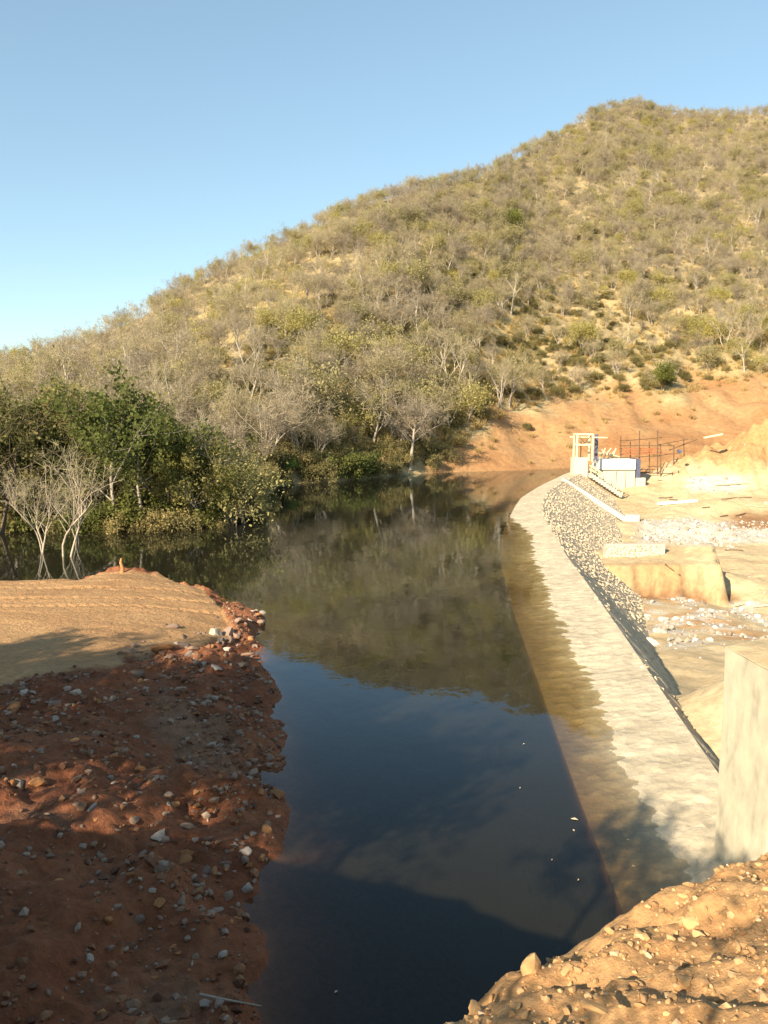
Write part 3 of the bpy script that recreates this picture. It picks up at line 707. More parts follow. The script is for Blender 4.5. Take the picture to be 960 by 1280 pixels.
def gn_scatter(name, pts, protos, label=None, kind='stuff'):
    """pts: (x, y, z, index, rot, scale); protos: list of dicts or meshes"""
    src = bpy.data.collections.new(name + '_source')
    for k, pr in enumerate(protos):
        if isinstance(pr, dict):
            ms = [pr[q] for q in ('trunk', 'branches', 'crown') if pr[q]]
            bm = bmesh.new(); mats = []
            V = []; F = []; mi = []; n0 = 0
            for j, m_ in enumerate(ms):
                vv = np.empty(len(m_.vertices) * 3, np.float32); m_.vertices.foreach_get('co', vv); ff = np.empty(len(m_.loops), np.int32); m_.loops.foreach_get('vertex_index', ff)
                V.append(vv.reshape(-1, 3)); F.append(ff.reshape(-1, 4) + n0); n0 += len(m_.vertices); mi += [j] * (len(ff) // 4); mats.append(m_.materials[0])
            m2 = mesh_np('%s_%02d' % (name, k), np.concatenate(V), np.concatenate(F))
            for q in mats: m2.materials.append(q)
            m2.polygons.foreach_set('material_index', np.array(mi, np.int32)); bm.free()
        else: m2 = pr
        src.objects.link(bpy.data.objects.new('%s_%02d' % (name, k), m2))
    P_ = np.array(pts, float)
    me = bpy.data.meshes.new(name); me.vertices.add(len(P_)); me.vertices.foreach_set('co', P_[:, :3].astype(np.float32).ravel())
    for nm, typ, col in (('idx', 'INT', 3), ('rz', 'FLOAT', 4), ('sc', 'FLOAT', 5)):
        a = me.attributes.new(nm, typ, 'POINT'); a.data.foreach_set('value', P_[:, col].astype(np.int32 if typ == 'INT' else np.float32))
    o = obj(name, me); o['kind'] = kind
    if label: o['label'] = label
    g = bpy.data.node_groups.new(name, 'GeometryNodeTree')
    g.interface.new_socket('Geometry', in_out='INPUT', socket_type='NodeSocketGeometry'); g.interface.new_socket('Geometry', in_out='OUTPUT', socket_type='NodeSocketGeometry')
    gi = g.nodes.new('NodeGroupInput'); go = g.nodes.new('NodeGroupOutput')
    ip = g.nodes.new('GeometryNodeInstanceOnPoints'); ci = g.nodes.new('GeometryNodeCollectionInfo')
    ci.inputs[0].default_value = src; ci.inputs[1].default_value = True; ci.inputs[2].default_value = True
    def na_(nm, typ):
        q = g.nodes.new('GeometryNodeInputNamedAttribute'); q.data_type = typ; q.inputs[0].default_value = nm
        return q.outputs[0]
    cx_ = g.nodes.new('ShaderNodeCombineXYZ'); g.links.new(na_('rz', 'FLOAT'), cx_.inputs[2])
    g.links.new(gi.outputs[0], ip.inputs['Points']); g.links.new(ci.outputs[0], ip.inputs['Instance'])
    ip.inputs['Pick Instance'].default_value = True
    g.links.new(na_('idx', 'INT'), ip.inputs['Instance Index']); g.links.new(cx_.outputs[0], ip.inputs['Rotation']); g.links.new(na_('sc', 'FLOAT'), ip.inputs['Scale'])
    g.links.new(ip.outputs[0], go.inputs[0])
    md = o.modifiers.new('scatter', 'NODES'); md.node_group = g
    return o
if inst:
    gn_scatter('hillside_woodland', inst, DRY + OLV + BARE, 'dense dry woodland covering the upper hillside')['category'] = 'woodland'

# undergrowth of dry shrubs and straw tufts on the slope
def tuft(seed, n=46, h=.8, sp=.35):
    r = np.random.default_rng(seed); mb = MB(); az = r.uniform(0, 6.28, n); base = np.stack([np.cos(az), np.sin(az), np.zeros(n)], 1) * r.uniform(0, sp, (n, 1))
    d = np.stack([np.cos(az) * .4, np.sin(az) * .4, np.ones(n)], 1) + r.normal(size=(n, 3)) * .15; d /= np.linalg.norm(d, axis=1)[:, None]
    l = r.uniform(.5, 1.1, (n, 1)) * h; w = np.cross(d, r.normal(size=(n, 3))); w /= np.linalg.norm(w, axis=1)[:, None]
    mb.quads(base + d * l / 2, d * l / 2, w * .02); return mb.mesh('tuft', M['straw'])
tufts = [tuft(i) for i in range(3)]
ug = []
ca = rng.uniform(-.5, .55, 12000); ct = rng.uniform(0, 1, 12000) ** 1.3 * .55
yy = baseY(ca) + 1.5 + (ridgeY(ca) - baseY(ca)) * ct; xx = ca * yy; zz = hillZ(ca, yy); uu, vv = project(xx, yy, zz)
ot = np.interp(uu, [p[0] for p in otop], [p[1] for p in otop])
for i in range(12000):
    if (ca[i] > .04 and vv[i] > ot[i] + 4 and rng.random() > .05) or uu[i] < -40 or uu[i] > 1000: continue
    if rng.random() < .72: ug.append((xx[i], yy[i], zz[i] - .05, 3 + rng.integers(3), rng.uniform(0, 6.28), rng.uniform(.6, 1.4)))
    elif (vv[i] < ot[i] - 6 or ca[i] < .04) and rng.random() < .6: ug.append((xx[i], yy[i], zz[i] - .1, rng.integers(3), rng.uniform(0, 6.28), rng.uniform(.35, .75)))
gn_scatter('hillside_undergrowth', ug, BSH + tufts, 'straw grass and low dry scrub between the hillside trees')['category'] = 'undergrowth'

# ---- singled-out trees on the slope
place_hill(FRS[0], 'green_tree', 'single bright green tree standing out among grey scrub halfway up the hill', 'tree', None, 640, 296, 1.35)
place_hill(FRS[1], 'green_tree', 'small bright green tree with dark trunk above the orange cut slope', 'tree', None, 828, 492, .98)
place_hill(FRS[0], 'green_tree', 'small bright green tree high on the left flank of the hill', 'tree', None, 376, 318, .55)
place_hill(BIGGREY, 'bare_tree', 'big grey leafless tree with straight pale trunk at the far waterline', 'tree', None, 513, 588, 1.2)
place_hill(GRN[0], 'leafy_tree', 'rounded dark green tree on a forked trunk above the far shore', 'tree', None, 432, 560, .52)
place_hill(BARE[1], 'bare_tree', 'white barked leafless tree beside the top of the orange cut slope', 'tree', None, 626, 506, .95)
place_hill(BARE[0], 'bare_tree', 'tall leafless tree with white trunk on straw slope above the spoil mound', 'tree', None, 950, 440, 1.5)
place_hill(BARE[2], 'bare_tree', 'bone white dead tree showing above grey crowns near the left ridge', 'tree', None, 253, 366, .5)
o = place_hill(DEAD[0], 'leaning_tree', 'dark leafless tree leaning over bushes on the far shore', 'tree', None, 452, 570, .8); o.rotation_euler[0] = .45; o.rotation_euler[2] = -1.3
place_hill(BARE[0], 'bare_tree', 'slender dark-trunked bare tree above the palm clump', 'tree', None, 322, 560, 1.0)
for u, v, pr, s_, lb in [(335, 585, DRY[0], 1.9, 'large grey twiggy tree with pale stems behind the fan palm'), (372, 572, DRY[1], 1.8, 'spreading grey dry tree up the bank behind the fan palm'),
        (468, 560, DRY[2], 2.0, 'wide grey crowned tree just behind the leaning dark tree'), (545, 545, DRY[0], 1.6, 'grey tree at the edge of the orange cut beside the big leafless one'),
        (405, 535, OLV[0], 1.9, 'big yellow-olive tree above the rounded dark green one'), (590, 520, BARE[0], 1.15, 'thin white trunked tree left of the white barked pair'),
        (300, 560, BARE[1], 1.2, 'leafless forked tree standing above the tip of the wooded left shore'), (215, 500, BARE[2], 1.5, 'pale forked bare tree rising behind the left shore wood'),
        (550, 470, BARE[1], 1.3, 'white forked bare tree on the slope above the cut edge'), (785, 430, BARE[2], 1.5, 'spreading white limbed bare tree on the slope above the gate tower'),
        (725, 440, OLV[1], 1.4, 'yellow-olive tree on dry slope above the gate tower'), (900, 420, BARE[1], 1.2, 'pale bare tree on straw slope above the scaffold'), (430, 468, OLV[2], 1.7, 'wide olive tree on the slope above the far shore'), (480, 512, DRY[3], 1.7, 'tall grey twiggy tree above the big leafless shore tree')]:
    place_hill(pr, 'slope_tree', lb, 'tree', None, u, v, s_)
# shoreline bushes, far shore
for u, v, s_ in [(322, 604, .8), (345, 603, .7), (385, 602, .8), (402, 600, 1.0), (425, 600, 1.1), (450, 598, 1.15), (470, 597, .9), (490, 595, .8), (538, 585, .8), (552, 575, .9), (375, 590, 1.0), (410, 585, 1.0), (535, 570, 1.1), (570, 560, .8), (340, 585, 1.0)]:
    place_hill(BSH[rnd.randrange(3)] if u not in (450, 425) else GBS[0], 'bush', 'low bush of olive and brown leaves along the far shore', 'bush', 'bushes along the far shore', u, v, s_)
place_hill(BSH[1], 'bush', 'lone low bush growing on the orange cut slope beside the lake', 'bush', None, 660, 538, .5)

# fan palm
p = hill_hit(362, 602); pm = thing('fan_palm', 'low fan palm with spiky green leaves at the far shoreline', 'palm', (p[0], p[1], p[2]))
rp = np.random.default_rng(4); st = MB(); st.tube([(0, 0, -.1), (.05, 0, .5), (.05, .05, .9)], [.22, .18, .14], 7); st.build('trunk', M['bark_dark'], pm)
for k in range(16):
    az = k * 2.4; el = rp.uniform(.1, 1.3); d = np.array([math.cos(az) * math.cos(el), math.sin(az) * math.cos(el), math.sin(el)]); base = np.array([0, 0, .8]); tip = base + d * rp.uniform(.8, 1.3)
    mb = MB(); mb.tube([base, tip], [.025, .015], 3)
    side = unit(np.cross(d, [0, 0, 1.])); upv = np.cross(side, d)
    for j in range(11):
        th = (j - 5) * .26; bd = d * math.cos(th) + side * math.sin(th) + upv * -.1 * abs(th); l = .95 * (1 - .03 * abs(j - 5)); w = unit(np.cross(bd, upv))
        mb.quads(np.array([tip + bd * l / 2]), np.array([bd * l / 2]), np.array([w * .045]))
    mb.build('frond', M['palm'], pm)

# ---- left shore wood
def at_left(u, Y, dz=-.3):
    a = (u - 480) / 1000 / cp * 1.0; y = Y; x = a * Y; return (x, y, max(hz(x, y), -.3) + dz)
left = [  # u, depth, proto, scale, name, label
    (148, 56, GRN[0], 1.32, 'tall dense green tree with pale curved trunk at the left shore'),
    (286, 60, GRN[1], .55, 'rounded dark green tree at the tip of the wooded left shore'),
    (122, 66, UMB, 1.12, 'flat topped olive green tree rising above the left shore wood'),
    (215, 60, GRN[2], .68, 'spreading green tree between the tall tree and the shore tip'),
    (60, 66, GRN[2], .78, 'broad green tree behind the drowned white trees'),
    (-6, 54, DARKB, 1.45, 'thin leaved tree with dark bare limbs at the left end of the shore wood'),
]
for u, Y, s_ in [(100, 60, 1.25), (182, 57, 1.1), (206, 58, 1.0), (233, 57.5, .85), (259, 58, .76), (284, 58.5, .7), (306, 60, .56), (20, 58, 1.2), (-30, 57, 1.3)]:
    plant(GRN[rnd.randrange(3)], 'leafy_tree', 'mid green tree in the thick of the left shore wood', 'tree', 'green trees of the left shore wood', at_left(u, Y), rnd.uniform(0, 6.28), s_)
for u, Y, pr, s_, lb in left: plant(pr, 'leafy_tree', lb, 'tree', None, at_left(u, Y), rnd.uniform(0, 6.28), s_)
for k in range(46):
    u = -90 + k * 9.0 + rnd.uniform(-6, 6); Y = float(baseY(np.array([(u - 480) / 993]))) + rnd.uniform(-1.5, 2.5)
    if u > 318: break
    gp = rnd.random() < .35
    plant((GBS if gp else BSH)[rnd.randrange(2)], 'shore_bush', 'dense %s bush overhanging the water of the left shore' % ('green' if gp else 'brown-olive'), 'bush', '%s bushes of the left shore' % ('green' if gp else 'brown-olive'), at_left(u, Y), rnd.uniform(0, 6.28), rnd.uniform(.45, .9) * (.8 if u > 290 else 1))
for k in range(34):
    u = rnd.uniform(-90, 310); Y = rnd.uniform(60, 82) if k < 26 else rnd.uniform(56, 62)
    if u > 240 and Y > 66: continue
    j = rnd.random()
    if j < .35: plant(GRN[rnd.randrange(3)], 'leafy_tree', 'mid green tree in the thick of the left shore wood', 'tree', 'green trees of the left shore wood', at_left(u, Y), rnd.uniform(0, 6.28), rnd.uniform(.42, .62))
    elif j < .75: plant(DRY[rnd.randrange(4)], 'dry_tree', 'grey twiggy tree in the thick of the left shore wood', 'tree', 'dry trees of the left shore wood', at_left(u, Y), rnd.uniform(0, 6.28), rnd.uniform(.9, 1.4))
    else: plant(OLV[rnd.randrange(3)], 'olive_tree', 'olive leaved tree in the thick of the left shore wood', 'tree', 'olive trees of the left shore wood', at_left(u, Y), rnd.uniform(0, 6.28), rnd.uniform(.9, 1.4))
# drowned bare trees standing in the water
for u, v, pr, s_, lb in [(84, 695, DEAD[0], 1.3, 'largest bone white drowned tree standing in water off the sand spit'),
                         (56, 690, DEAD[1], 1.0, 'slim white drowned tree left of the largest drowned one'),
                         (98, 680, DEAD[1], .85, 'small white drowned tree right of the largest drowned one')]:
    p = P(u, v); plant(pr, 'drowned_tree', lb, 'tree', None, (p[0], p[1], -.6), rnd.uniform(0, 6.28), s_)
# trees behind the viewer's left that shade the earth bank; first two added to shade the wall foot
for i, (x, y, s_) in enumerate([(-5.2, .7, .36), (-4.9, -1.1, .34), (-8.3, 3.3, .42), (-10.3, 3.6, .50), (-12.4, 4.3, .60), (-14.6, 4.6, .70), (-17.0, 5.2, .78), (-19.4, 5.8, .80), (-21.6, 6.8, .78), (-16.0, 2.4, .8), (-12.5, 1.5, .6), (-19.0, 3.0, .85)]):
    zz = float(bankZ(np.array([x]), np.array([y]), False)[0]); plant(GRN[i % 3], 'bank_tree', 'unseen leafy green tree on the embankment shading the bank and dam end', 'tree', 'leafy trees along the embankment', (x, y, zz - .1), rnd.uniform(0, 6.28), s_)
for i, (x, y, s_) in enumerate([(-30.5, 15.5, 1.3), (-33, 17, 1.3), (-35.5, 19, 1.3)]):
    plant(BARE[i], 'bare_tree', 'leafless tree on the embankment casting thin shadows over the sand terrace', 'tree', 'leafless trees beside the sand terrace', (x, y, .8), rnd.uniform(0, 6.28), s_)
# stump on the spit mound
p, ok = march(153, 716, Hl, 20, 43); st = MB(); st.tube([p + [0, 0, -.1], p + [.02, 0, .25], p + [-.06, 0, .5], p + [-.02, 0, .72]], [.11, .09, .07, .04], 7)
tag(st.build('stump', M['stone_orange'], smooth=True), 'short orange-brown stump on the red mound of the sand spit', 'stump')

# ---------------------------------------------------------------- abutment wall at the near end of the dam
w0 = P(893, 1066, .1); wl = PY(888, 808, w0[1]); topz = wl[2]
plan = np.array([[w0[0], w0[1]], [w0[0] + .16, w0[1] - 1.55], [w0[0] + 1.5, w0[1] - 3.6], [w0[0] + 8, w0[1] - 5.0], [w0[0] + 8, w0[1] + .6], [w0[0] + 1.0, w0[1] + .55]])
wt = thing('abutment_wall', 'tall pale plastered abutment wall at the near end of the weir dam', 'wall', (w0[0], w0[1], 0))
def prism(plan, z0, z1, c, nz=14, off=0.0, jit=.03, seed=0):
    r = []; n = len(plan)
    fine = []
    for i in range(n):
        a = plan[i]; b = plan[(i + 1) % n]; k = max(2, int(np.linalg.norm(b - a) / .22))
        for j in range(k): fine.append(a + (b - a) * j / k)
    fine = np.array(fine); n = len(fine); zs = np.linspace(z0, z1, nz); cen = plan.mean(0)
    V = []
    for k, zz in enumerate(zs):
        q = fine + fbm(fine[:, :1] * 1.3 + seed, fine[:, 1:] * 1.3 + zz * 1.1, 101 + seed, 3) * jit * 2
        V.append(np.concatenate([q - c[:2], np.full((n, 1), zz)], 1))
    V = np.concatenate(V); i = np.arange(nz - 1)[:, None] * n; j = np.arange(n)[None]
    F = np.stack([i + j, i + (j + 1) % n, i + n + (j + 1) % n, i + n + j], -1).reshape(-1, 4)
    return V, F, fine
V, F, fine = prism(plan, -2.0, topz, w0)
obj('wall_face', mesh_np('wall_face', V, F, M['plaster'], False), wt)
ctr = plan.mean(0); n = len(fine); ring0 = fine - w0[:2]; ring1 = (fine - ctr) * .6 + ctr - w0[:2]
V = np.concatenate([np.c_[ring0, np.full(n, topz - .01)], np.c_[ring1, topz + .12 + fbm(fine[:, 0] * 2, fine[:, 1] * 2, 3) * .1], np.c_[(fine - ctr) * .02 + ctr - w0[:2], np.full(n, topz + .2)]])
j = np.arange(n); F = np.concatenate([np.stack([j, (j + 1) % n, n + (j + 1) % n, n + j], -1), np.stack([n + j, n + (j + 1) % n, 2 * n + (j + 1) % n, 2 * n + j], -1)])
obj('wall_top', mesh_np('wall_top', V, F, M['river'], True), wt)

# ---------------------------------------------------------------- structures at the far end of the dam
YT = 110.0
def Q(u, v, Y=YT): return PY(u, v, Y)
# gate tower
b0 = Q(726, 590, 108); gt = thing('gate_tower', 'cream framed sluice gate tower on a concrete pier at the dam end', 'tower', tuple(b0))
def loc(p, o): return np.asarray(p) - np.asarray(o)
mb = MB(); a = Q(717, 590, 108); c = Q(735, 572, 108); mb.box(loc([(a[0] + c[0]) / 2, 109, (a[2] + c[2]) / 2 - .5], b0), (c[0] - a[0], 2.0, c[2] - a[2] + 1.0)); mb.build('pier', M['concrete'], gt)
zt = Q(740, 542, 108)[2]; zb = Q(740, 577, 108)[2]
xs = [Q(721.5, 560, 108)[0], Q(741, 560, 108)[0]]
for x in xs:
    for y in (108.2, 110.0):
        mb = MB(); mb.box(loc([x, y, (zt + zb) / 2], b0), (.22, .22, zt - zb)); mb.build('post', M['timber'], gt)
for y in (108.2, 110.0):
    for zz in (zt - .1, Q(730, 556, 108)[2]):
        mb = MB(); mb.beam(loc([xs[0] + .112, y, zz], b0), loc([xs[1] - .112, y, zz], b0), .2, .2); mb.build('beam', M['timber'], gt)
for x in xs:
    mb = MB(); mb.beam(loc([x, 108.32, zt - .1], b0), loc([x, 109.88, zt - .1], b0), .18, .18); mb.build('beam', M['timber'], gt)
mb = MB(); mb.beam(loc([xs[0] + .3, 108.15, Q(730, 546, 108)[2]], b0), loc([(xs[0] + xs[1]) / 2, 108.15, Q(730, 554, 108)[2]], b0), .06, .1); mb.beam(loc([(xs[0] + xs[1]) / 2, 108.15, Q(730, 554, 108)[2]], b0), loc([xs[1] - .3, 108.15, Q(730, 545, 108)[2]], b0), .06, .1); mb.build('brace', M['pole'], gt)
mb = MB(); mb.tube(loc([[(xs[0] + xs[1]) / 2 - .3, 109, zb - .3], [(xs[0] + xs[1]) / 2 - .3, 109, Q(730, 552, 108)[2]]], b0), .07, 8); mb.build('spindle', M['pole'], gt)
mb = MB(); q0 = Q(712, 546, 110.4); q1 = Q(759, 547, 110.4); mb.beam(loc(q0, b0), loc(q1, b0), .3, .16); mb.build('top_plank', M['timber'], gt)
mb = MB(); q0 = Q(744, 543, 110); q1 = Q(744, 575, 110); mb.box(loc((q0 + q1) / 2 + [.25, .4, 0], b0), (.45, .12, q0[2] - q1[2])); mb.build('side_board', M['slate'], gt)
# valve house
h0 = Q(778, 613, 111); hs_ = thing('valve_house', 'low white concrete valve house below the gate tower', 'building', tuple(h0))
def bbox(u0, v0, u1, v1, Y, depth, nm, mat, par, o0):
    a = Q(u0, v1, Y); c = Q(u1, v0, Y); mb = MB(); mb.box(loc([(a[0] + c[0]) / 2, Y + depth / 2, (a[2] + c[2]) / 2], o0), (c[0] - a[0], depth, c[2] - a[2])); return mb.build(nm, mat, par)
bbox(750, 587, 794, 615, 111, 3.0, 'wall', M['concrete'], hs_, h0)
bbox(748, 574.5, 795, 586.9, 110.7, 3.4, 'roof_slab', M['white'], hs_, h0)
bbox(795.2, 574, 801, 597, 110.9, 3.0, 'end_shade_box', M['slate'], hs_, h0)  # dark box paints the shade on the right end of the house
bbox(794.4, 597.3, 807, 614, 110.9, 2.6, 'plinth', M['concrete'], hs_, h0)
for u in (769, 781): bbox(u, 588, u + 1.2, 612, 110.8, .12, 'upright', M['timber'], hs_, h0)
# stair with railings from the crest to the valve house
r0 = Q(737, 590, 107.5); r1 = Q(776, 616, 107.0); sr = thing('stair', 'concrete stair with pale handrails beside the stone dam face', 'stair', tuple(r1))
for k in range(12):
    f_ = (k + .5) / 12; c = r0 + (r1 - r0) * f_; mb = MB(); mb.box(loc(c + [0, .1, -.35], r1), ((r1[0] - r0[0]) / 12 - .004, 1.5, .6)); mb.build('step', M['concrete'], sr)
for dy in (-.7, .9):
    for hh in (.45, .95):
        mb = MB(); mb.beam(loc(r0 + [0, dy, hh], r1), loc(r1 + [0, dy, hh], r1), .09, .09); mb.build('rail', M['timber'], sr)
    for k in range(5):
        c = r0 + (r1 - r0) * k / 4; mb = MB(); mb.beam(loc(c + [0, dy, -.2], r1), loc(c + [0, dy, 1.0], r1), .1, .1); mb.build('post', M['timber'], sr)
# scaffold
def frame(u, v, Y): return Q(u, v, Y)
sc0 = Q(800, 612, 115); sf = thing('scaffold', 'brown timber scaffold of thin poles behind the valve house', 'scaffold', tuple(sc0))
def pole(par, o0, a, b, w=.1, nm='pole', mat='pole'):
    mb = MB(); m_ = (a + b) / 2 + np.array([0, 0, rnd.uniform(-.05, .05)]); mb.tube(loc([a, m_, b], o0), [w * .55, w * .5, w * .45], 6); mb.build(nm, M[mat], par)
for u, v0, v1, Y in [(775.5, 545, 580, 116), (799, 538, 585, 116), (822, 538, 596, 115), (826, 556, 612, 114), (842, 556, 578, 116), (848, 588, 610, 113), (840, 590, 612, 113), (812, 552, 612, 116.5), (788, 552, 590, 117), (855, 548, 565, 117)]:
    pole(sf, sc0, frame(u, v1 + 6, Y), frame(u + rnd.uniform(-.5, .5), v0, Y), .17)
for u0, v0, u1, v1, Y in [(774, 551, 828, 547, 116.2), (774, 557, 842, 557, 115.9), (776, 572, 826, 570, 115.8), (822, 556, 860, 549, 116), (826, 592, 852, 591, 113.2), (822, 601, 850, 599, 113.1), (800, 590, 826, 592, 114), (820, 570, 850, 566, 116), (836, 563, 872, 549, 117), (810, 583, 828, 584, 114.2)]:
    pole(sf, sc0, frame(u0, v0, Y), frame(u1, v1, Y), .14, 'ledger')
for u0, v0, u1, v1, Y in [(774, 561, 824, 561, 116.4), (775, 564.5, 816, 563.5, 116.3), (777, 568, 828, 566, 116.35)]:
    mb = MB(); mb.beam(loc(frame(u0, v0, Y), sc0), loc(frame(u1, v1, Y), sc0), .5, .22); mb.build('board', M['redwood'], sf)
for u0, v0, u1, v1 in [(809, 611, 845, 610), (812, 614, 842, 612.5)]:
    mb = MB(); mb.beam(loc(frame(u0, v0, 112.6), sc0), loc(frame(u1, v1, 112.6), sc0), .5, .18); mb.build('board', M['pole'], sf)
for k, (u0, v0, u1, v1) in enumerate([(747, 577, 757, 560), (751, 577, 764, 560), (756, 577, 770, 562), (760, 566, 776, 575), (748, 566, 775, 571), (752, 562, 772, 577), (765, 576, 770, 560)]):
    mb = MB(); a = Q(u0, v0, 114.5 + k * .15); b_ = Q(u1, v1, 114.5 + k * .15); mb.tube([a, (a + b_) / 2, b_], .09, 6)
    tag(mb.build('timber_pole', M['timber']), 'pale timber pole leaning in the heap beside the gate tower', 'pole', 'pale poles heaped beside the gate tower')
# slabs and planks lying about
for (u0, v0, u1, v1, w, h, mt, nm, lb) in [(822, 631, 871, 627, .9, .28, 'white', 'slab', 'long white slab lying on the river bed below the valve house'),
                                   (893, 607, 934, 604, .4, .16, 'timber', 'plank', 'long thin plank lying by the grey gravel heap'),
                                   (880, 548, 903, 543.5, .5, .2, 'timber', 'plank', 'pale plank lying on the spoil mound beside the scaffold'),
                                   (848, 568, 850, 565, .5, .5, 'slate', 'sheet', 'small dark sheet hanging on the end of the scaffold')]:
    a, o1 = march(u0, v0, Hr, 60, 128); b_, o2 = march(u1, v1, Hr, 60, 128)
    if not (o1 and o2): a = Q(u0, v0, 112); b_ = Q(u1, v1, 112)
    b_[1] = a[1] + np.clip(b_[1] - a[1], -2, 2); b_ = PY(u1, v1, b_[1])
    mb = MB(); mb.beam(a + [0, 0, h / 2], b_ + [0, 0, h / 2], w, h); tag(mb.build(nm, M[mt]), lb, nm)
for k in range(14):                                             # loose timber lying about the works
    u0 = rnd.uniform(800, 950); v0 = rnd.choice([618, 622, 636, 645, 662, 690, 716, 760, 776]) + rnd.uniform(-4, 4)
    a, o1 = march(u0, v0, Hr, 24, 118)
    if not o1: continue
    th = rnd.uniform(-.5, .5); l_ = rnd.uniform(.8, 2.2); d_ = np.array([math.cos(th), math.sin(th), 0]) * l_ / 2
    p0 = a - d_; p1 = a + d_; p0[2] = float(Hr(np.array([p0[0]]), np.array([p0[1]]))[0]) + .08; p1[2] = float(Hr(np.array([p1[0]]), np.array([p1[1]]))[0]) + .12
    mb = MB(); mb.beam(p0, p1, .2, .07); tag(mb.build('loose_board', M['pole' if k % 3 else 'timber']), 'short loose %s board lying on the sandy river bed' % ('dark' if k % 3 else 'pale'), 'board', '%s loose boards on the river bed' % ('dark' if k % 3 else 'pale'))
# retaining wall on top of the cut step
a = PY(757, 701, 62); c = PY(831, 701, 62); hgt = PY(831, 681, 62)[2] - c[2]
rw = thing('retaining_wall', 'low grey masonry retaining wall above the orange cut step', 'wall', tuple(a))
mb = MB(); mb.box(loc([(a[0] + c[0]) / 2, 62.4, a[2] + hgt / 2 - .2], a), (c[0] - a[0], .7, hgt + .4)); mb.build('core', M['concrete'], rw)
Vs = []; Fs = []; n0 = 0; rw_r = np.random.default_rng(9)
for x in np.arange(a[0] + .12, c[0] - .1, .25):
    for zz in np.arange(a[2] + .08, a[2] + hgt - .05, .21):
        v_ = VAR[rw_r.integers(10)] * rw_r.uniform(.09, .17) + loc([x + rw_r.uniform(-.12, .12), 62.06, zz + rw_r.uniform(-.09, .09)], a); Vs.append(v_); Fs.append(IF1 + n0); n0 += len(v_)
o = obj('stone_facing', mesh_np('stone_facing', np.concatenate(Vs), np.concatenate(Fs), M['rubble']), rw); o['kind'] = 'stuff'

# ---------------------------------------------------------------- stones
def rock_meshes(matname, nm): return [mesh_np(nm, v, IF2, M[matname], False) for v in VAR2]
RM = {k: rock_meshes(k, k) for k in ('stone_grey', 'stone_pale', 'stone_orange', 'clod', 'whiterock')}
rr = np.random.default_rng(21)
def put_rock(nm, kindm, p, s_, label, group=None, cat='stone', sink=.25, squash=1):
    o = obj(nm, RM[kindm][rr.integers(8)], None, (p[0], p[1], p[2] + s_ * (.45 - sink))); o.scale = (s_ * rr.uniform(.8, 1.3), s_ * rr.uniform(.8, 1.2), s_ * rr.uniform(.7, 1.1) * squash)
    o.rotation_euler = (rr.uniform(-.4, .4), rr.uniform(-.4, .4), rr.uniform(0, 6.28)); return tag(o, label, cat, group)
SL = {'stone_grey': ('grey angular stone lying on the red earth bank', 'grey stones on the earth bank'),
      'stone_pale': ('pale whitish stone lying on the red earth bank', 'pale stones on the earth bank'),
      'stone_orange': ('orange-brown stone lying on the red earth bank', 'orange stones on the earth bank')}
clusters = [((280, 1085), 45, 34, 70, .55), ((320, 985), 26, 22, 34, .35), ((215, 985), 40, 22, 26, .25), ((70, 980), 70, 40, 30, .3), ((240, 815), 45, 22, 60, .7), ((110, 868), 90, 14, 46, .7), ((300, 785), 20, 14, 26, .5), ((90, 1130), 80, 80, 40, .5), ((230, 1180), 60, 60, 36, .5), ((130, 930), 90, 30, 26, .5)]
cnt = 0
for (cu_, cv_), su, sv, n_, g in clusters:
    for k in range(n_):
        u = rr.normal(cu_, su); v = rr.normal(cv_, sv)
        if u < -30 or u > 350 or v > 1310 or v < 740: continue
        p, ok = march(u, v, Hl, 5.5, 42)
        if not ok or p[2] < .01: continue
        d = math.hypot(p[1], 8); s_ = .5 * d / 1000 * float(np.clip(rr.lognormal(2.0, .5), 3, 24))
        q = rr.random(); kd = 'stone_orange' if q > g + .15 else ('stone_pale' if q < g * .22 else 'stone_grey')
        put_rock('stone', kd, p, s_, *SL[kd], sink=.5); cnt += 1
for u, v, s_, kd, lb in [(22, 983, .13, 'stone_pale', 'large whitish stone alone on the left side of the earth bank'),
                     (200, 1046, .13, 'stone_pale', 'large pale blue-grey stone at the head of the grey stone cluster'),
                     (307, 1066, .12, 'stone_pale', 'large pale stone at the waterside end of the grey cluster'),
                     (245, 1010, .10, 'stone_orange', 'bright orange block among pale stones near the waterline'),
                     (280, 1195, .11, 'stone_pale', 'pale flat stone on the dark wet earth near the water'),
                     (258, 1258, .12, 'stone_pale', 'bluish stone half sunk in wet earth beside the stick'),
                     (327, 768, .16, 'stone_pale', 'whitish stone on the rocky tip of the spit')]:
    p, ok = march(u, v, Hl, 5.5, 42)
    if ok: put_rock('stone', kd, p, s_, lb)
p, ok = march(290, 1258, Hl, 5, 40); mb = MB(); mb.tube([p + [-.45, .12, .05], p + [-.1, 0, .07], p + [.4, -.08, .04]], [.022, .018, .01], 6); tag(mb.build('stick', M['bark_grey'], smooth=True), 'bent dry stick on wet earth at the water edge', 'stick')
